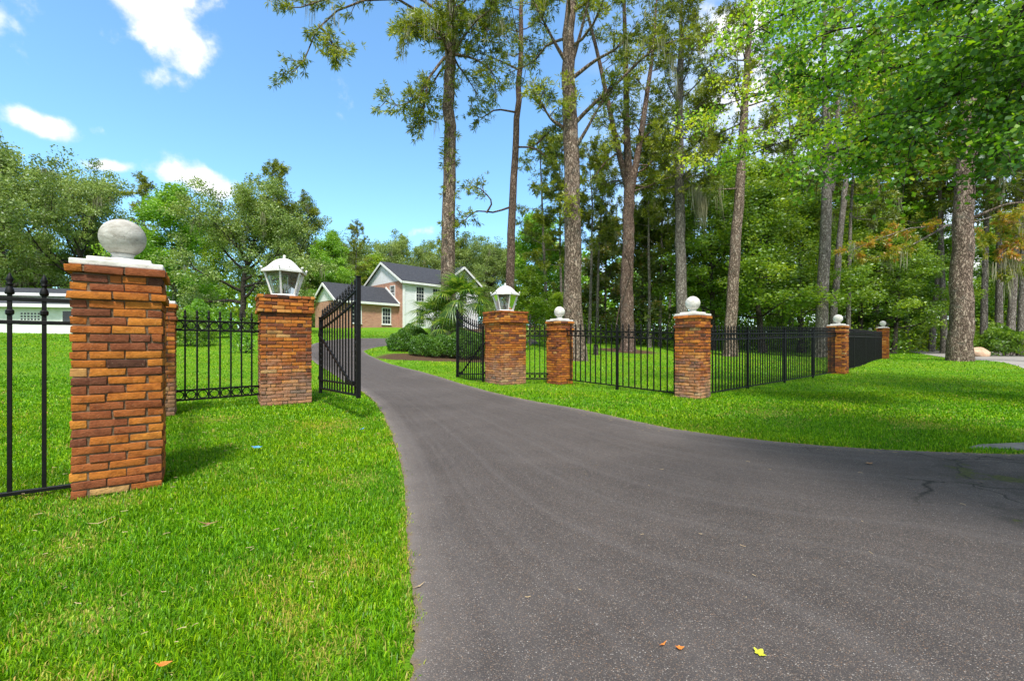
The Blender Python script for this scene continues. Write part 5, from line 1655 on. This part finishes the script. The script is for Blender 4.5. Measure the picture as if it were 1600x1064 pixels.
lobed = [(2 * PI * k / 24, r) for k, r in enumerate((1.0, .8, .62, .5, .72, .92, .8, .5, .42, .6, .66, .4, .15, .42, .68, .58, .44, .55, .88, .95, .66, .52, .66, .82))]
oval = [(2 * PI * k / 14, 1.0 if k % 7 == 0 else 0.5 + 0.12 * (k % 2)) for k in range(14)]
thin = [(2 * PI * k / 12, 1.0 if k % 6 == 0 else 0.22) for k in range(12)]
leaf_piece('fallen_leaf', 'yellow lobed leaf lying on the asphalt near the bottom edge', 'leaf', 1186, 1020, lobed, 0.027, 0.6, 'leaf_yellow', lift=0.018)
leaf_piece('fallen_leaf', 'orange leaf lying in the grass at the bottom left', 'leaf', 255, 1038, oval, 0.027, 0.5, 'leaf_orange', 0.4, lift=0.06)
leaf_piece('fallen_leaf', 'rusty curled leaf on the asphalt, right one of a close pair', 'leaf', 1062, 1012, oval, 0.02, 0.1, 'leaf_orange', 0.4, lift=0.018)
leaf_piece('fallen_leaf', 'rusty thin leaf on the asphalt, left one of a close pair', 'leaf', 1036, 1006, thin, 0.028, 0.7, 'leaf_orange', 0.3, lift=0.018)
leaf_piece('fallen_leaf', 'tan sliver of leaf on the asphalt beside the left grass edge', 'leaf', 655, 915, thin, 0.035, 0.8, 'leaf_straw', 0.2, lift=0.018)
leaf_piece('fallen_leaf', 'brown leaf on the shaded asphalt below the right lawn', 'leaf', 1358, 724, oval, 0.045, 0.2, 'leaf_brown', 0.3, lift=0.02)
leaf_piece('dry_grass_clump', 'tan dry clump in the grass in front of the nearest pillar', 'dry leaf', 155, 817, thin, 0.06, 0.4, 'leaf_straw', 0.25, lift=0.055)
leaf_piece('dry_grass_clump', 'brown dry clump in the grass right of the nearest pillar', 'dry leaf', 325, 818, thin, 0.06, 0.5, 'leaf_brown', 0.25, lift=0.06)
leaf_piece('plastic_scrap', 'larger blue plastic scrap on the left lawn', 'litter', 401, 699, oval, 0.06, 0.1, 'blue', 0.3, lift=0.06)
leaf_piece('plastic_scrap', 'small blue plastic scrap close to the driveway edge', 'litter', 565, 671, lobed, 0.035, 0.1, 'blue', 0.5, lift=0.06)

# dry needles and bits scattered along the asphalt edges and in the grass
rgn = np.random.default_rng(77)
NV, NQ = [], []
half = len(DRIVE_POLY) // 2
for k in range(1500):
    if k < 900:
        i = rgn.integers(150, 400); sidep = DRIVE_POLY[i] if rgn.random() < 0.45 else DRIVE_POLY[2 * half - 1 - i]
        oth = DRIVE_POLY[2 * half - 1 - i] if sidep is DRIVE_POLY[i] else DRIVE_POLY[i]
        dv = oth - sidep
        if np.allclose(dv, 0): continue
        q = sidep + dv / (np.linalg.norm(dv) + 1e-6) * abs(rgn.normal(0, 0.16)); lift = 0.017
    elif k < 960:
        q = np.array([rgn.uniform(0, 5), rgn.uniform(1.5, 4.6)]); lift = 0.017
    else:
        q = np.array([rgn.uniform(-5, -0.6), rgn.uniform(1.4, 7)]); lift = rgn.uniform(0.03, 0.055)
        if q[0] > -0.5 - 0.19 * q[1]: continue
    a = rgn.uniform(0, 2 * PI); L = rgn.uniform(0.012, 0.042); w = rgn.uniform(0.001, 0.0024)
    z = tzf(q[0], q[1]) + lift
    u_ = np.array([math.cos(a), math.sin(a)]); n_ = np.array([-u_[1], u_[0]])
    bend = n_ * L * rgn.uniform(-0.25, 0.25)
    b = 6 * len(NQ) // 2
    for pq in (q - u_ * L / 2, q + bend, q + u_ * L / 2):
        NV.append([*(pq - n_ * w / 2), z]); NV.append([*(pq + n_ * w / 2), z + 0.002])
    NQ.append([b, b + 1, b + 3, b + 2]); NQ.append([b + 2, b + 3, b + 5, b + 4])
tag(link('dry_needles', npmesh('dry_needles', np.array(NV), np.array(NQ), M['leaf_straw'])), 'dry tan pine needles and bits along the asphalt edges and in the grass', 'dry needles', kind='stuff')

# tan boulder beyond the street
rg = random.Random(4)
bm = bmesh.new(); bmesh.ops.create_icosphere(bm, subdivisions=3, radius=1)
for v in bm.verts:
    n_ = math.sin(v.co.x * 3 + 1) * math.sin(v.co.y * 2.6) * math.sin(v.co.z * 3.1 + .5)
    v.co = Vector((v.co.x * 0.75, v.co.y * 0.5, max(v.co.z, -0.35) * 0.55)) * (1 + 0.22 * n_)
xx = (1528 - CX) / F * 33
tag(link('boulder', bmmesh('boulder', bm, M['tanstone'], True), None, (xx, 33, tzf(xx, 33) + 0.15)), 'tan boulder beyond the street right of the big pine trunk', 'boulder')

# ------------------------------------------------------------------ sky, sun, camera
SUN = unit(np.array([0.02, -0.55, 0.95]))
el = math.asin(SUN[2]); az = math.atan2(SUN[0], SUN[1])
w = bpy.data.worlds.new('World'); scene.world = w; w.use_nodes = True
nt = w.node_tree; nt.nodes.clear()


def WN(typ, ins=None, **kw):
    nd = nt.nodes.new(typ)
    for k, v in kw.items(): setattr(nd, k, v)
    for k, v in (ins or {}).items():
        if isinstance(v, bpy.types.NodeSocket): nt.links.new(v, nd.inputs[k])
        else: nd.inputs[k].default_value = v
    return nd


sky = WN('ShaderNodeTexSky', sky_type='NISHITA', sun_disc=False, sun_elevation=el, sun_rotation=az, air_density=1.0, dust_density=0.6, ozone_density=2.2, altitude=10)
dirn = WN('ShaderNodeTexCoord').outputs['Generated']
wm = lambda op, a, b=0.0: WN('ShaderNodeMath', {0: a, 1: b}, operation=op).outputs[0]
nz = WN('ShaderNodeTexNoise', {'Vector': dirn, 'Scale': 9.0, 'Detail': 7.0, 'Roughness': 0.6, 'Distortion': 0.4}).outputs['Fac']
nz2 = WN('ShaderNodeTexNoise', {'Vector': dirn, 'Scale': 26.0, 'Detail': 6.0, 'Roughness': 0.6}).outputs['Fac']
dens = None
# each cloud: centre direction (by photo position), half widths in radians, tilt, strength
for px, py, rx, ry, tilt, st in ((262, 45, .068, .045, -0.65, 1.05), (225, -5, .07, .05, -0.3, 1.05), (225, -60, .10, .06, 0.0, 1.0), (270, 125, .05, .022, 0.1, .55), (62, 195, .043, .020, -0.12, 1.1), (165, 260, .036, .013, 0.12, 1.1), (310, 282, .062, .026, -0.12, 1.1), (40, 30, .12, .06, 0.2, .56),
                                 (655, 362, .035, .016, 0.2, .8), (535, 160, .03, .04, 0.5, .32), (1200, 130, .12, .06, 0.0, 1.0), (1155, 45, .08, .06, 0.0, 1.0), (1420, 220, .16, .05, 0.1, .9), (1450, 430, .30, .10, 0.0, 1.0), (930, 420, .10, .05, 0.0, .7), (150, 205, .02, .012, 0, .4)):
    c = unit(at(px, py, 1.0) - np.array([0, 0, CZ]))
    r = unit(np.cross(c, (0, 0, 1))); u = np.cross(r, c)
    r2 = r * math.cos(tilt) + u * math.sin(tilt); u2 = -r * math.sin(tilt) + u * math.cos(tilt)
    a = WN('ShaderNodeVectorMath', {0: dirn, 1: tuple(r2 / rx)}, operation='DOT_PRODUCT').outputs['Value']
    b = WN('ShaderNodeVectorMath', {0: dirn, 1: tuple(u2 / ry)}, operation='DOT_PRODUCT').outputs['Value']
    f = WN('ShaderNodeVectorMath', {0: dirn, 1: tuple(c)}, operation='DOT_PRODUCT').outputs['Value']
    q = wm('ADD', wm('MULTIPLY', a, a), wm('MULTIPLY', b, b))
    g = wm('MULTIPLY', wm('MULTIPLY', wm('EXPONENT', wm('MULTIPLY', q, -0.9)), wm('GREATER_THAN', f, 0.2)), st)
    dens = g if dens is None else wm('MAXIMUM', dens, g)
# sky direction components, used below for cloud added outside the view
sep = WN('ShaderNodeSeparateXYZ', {0: dirn})
shape = wm('ADD', dens, wm('ADD', wm('MULTIPLY', wm('SUBTRACT', nz, 0.5), 1.5), wm('MULTIPLY', wm('SUBTRACT', nz2, 0.5), 1.0)))
cm = WN('ShaderNodeMapRange', {'Value': shape, 'From Min': 0.36, 'From Max': 1.0, 'To Min': 0.0, 'To Max': 1.0}, interpolation_type='SMOOTHSTEP').outputs[0]
cm = wm('MULTIPLY', cm, WN('ShaderNodeMapRange', {'Value': dens, 'From Min': 0.06, 'From Max': 0.3}).outputs[0])
# unseen bright broken cloud added behind and above the camera as neutral fill
rear = wm('MAXIMUM', WN('ShaderNodeMapRange', {'Value': sep.outputs[1], 'From Min': 0.30, 'From Max': -0.15}).outputs[0], WN('ShaderNodeMapRange', {'Value': sep.outputs[2], 'From Min': 0.72, 'From Max': 0.9}).outputs[0])
low = wm('MULTIPLY', WN('ShaderNodeMapRange', {'Value': sep.outputs[0], 'From Min': 0.08, 'From Max': 0.45}).outputs[0], WN('ShaderNodeMapRange', {'Value': sep.outputs[2], 'From Min': 0.75, 'From Max': 0.35}).outputs[0])
veil = wm('MULTIPLY', wm('MAXIMUM', rear, wm('MULTIPLY', low, 0.75)), WN('ShaderNodeMapRange', {'Value': nz, 'From Min': 0.36, 'From Max': 0.56, 'To Min': 0.15, 'To Max': 1.0}, interpolation_type='SMOOTHSTEP').outputs[0])
cm = wm('MAXIMUM', cm, veil)
tint = WN('ShaderNodeMix', data_type='RGBA', blend_type='MULTIPLY')
tint.inputs[0].default_value = 1.0
nt.links.new(sky.outputs[0], tint.inputs[6]); tint.inputs[7].default_value = (0.77, 1.03, 1.10, 1)
mixc = WN('ShaderNodeMix', data_type='RGBA')
ccol = WN('ShaderNodeMix', data_type='RGBA')
nt.links.new(WN('ShaderNodeMapRange', {'Value': wm('ADD', nz2, wm('MULTIPLY', shape, 0.25)), 'From Min': 0.4, 'From Max': 0.85}).outputs[0], ccol.inputs[0])
ccol.inputs[6].default_value = (3.0, 3.2, 3.5, 1); ccol.inputs[7].default_value = (4.4, 4.4, 4.4, 1)
nt.links.new(cm, mixc.inputs[0]); nt.links.new(tint.outputs[2], mixc.inputs[6]); nt.links.new(ccol.outputs[2], mixc.inputs[7])
bg = WN('ShaderNodeBackground', {'Color': mixc.outputs[2], 'Strength': 0.15})
wo = WN('ShaderNodeOutputWorld')
nt.links.new(bg.outputs[0], wo.inputs['Surface'])

sd = bpy.data.lights.new('sun', 'SUN'); sd.energy = 3.1; sd.angle = D2R(9.0); sd.color = (1.0, 0.955, 0.88)
so = bpy.data.objects.new('sun', sd); COL.objects.link(so)
so.rotation_euler = Vector(tuple(-SUN)).to_track_quat('-Z', 'Y').to_euler()

cd = bpy.data.cameras.new('camera'); cd.sensor_width = 36; cd.lens = F / 1600 * 36; cd.shift_y = 8 / 1600; cd.clip_start = 0.05; cd.clip_end = 3000
co = bpy.data.objects.new('camera', cd); COL.objects.link(co)
co.location = (0, 0, CZ); co.rotation_euler = (PI / 2, 0, 0)
scene.camera = co

scene.view_settings.view_transform = 'Standard'; scene.view_settings.look = 'None'
scene.view_settings.exposure = 1.05; scene.view_settings.gamma = 1
scene.render.engine = 'CYCLES'
cy = scene.cycles
cy.max_bounces = 7; cy.diffuse_bounces = 4; cy.glossy_bounces = 2; cy.transmission_bounces = 4; cy.transparent_max_bounces = 10
cy.use_denoising = True
cy.sample_clamp_indirect = 6
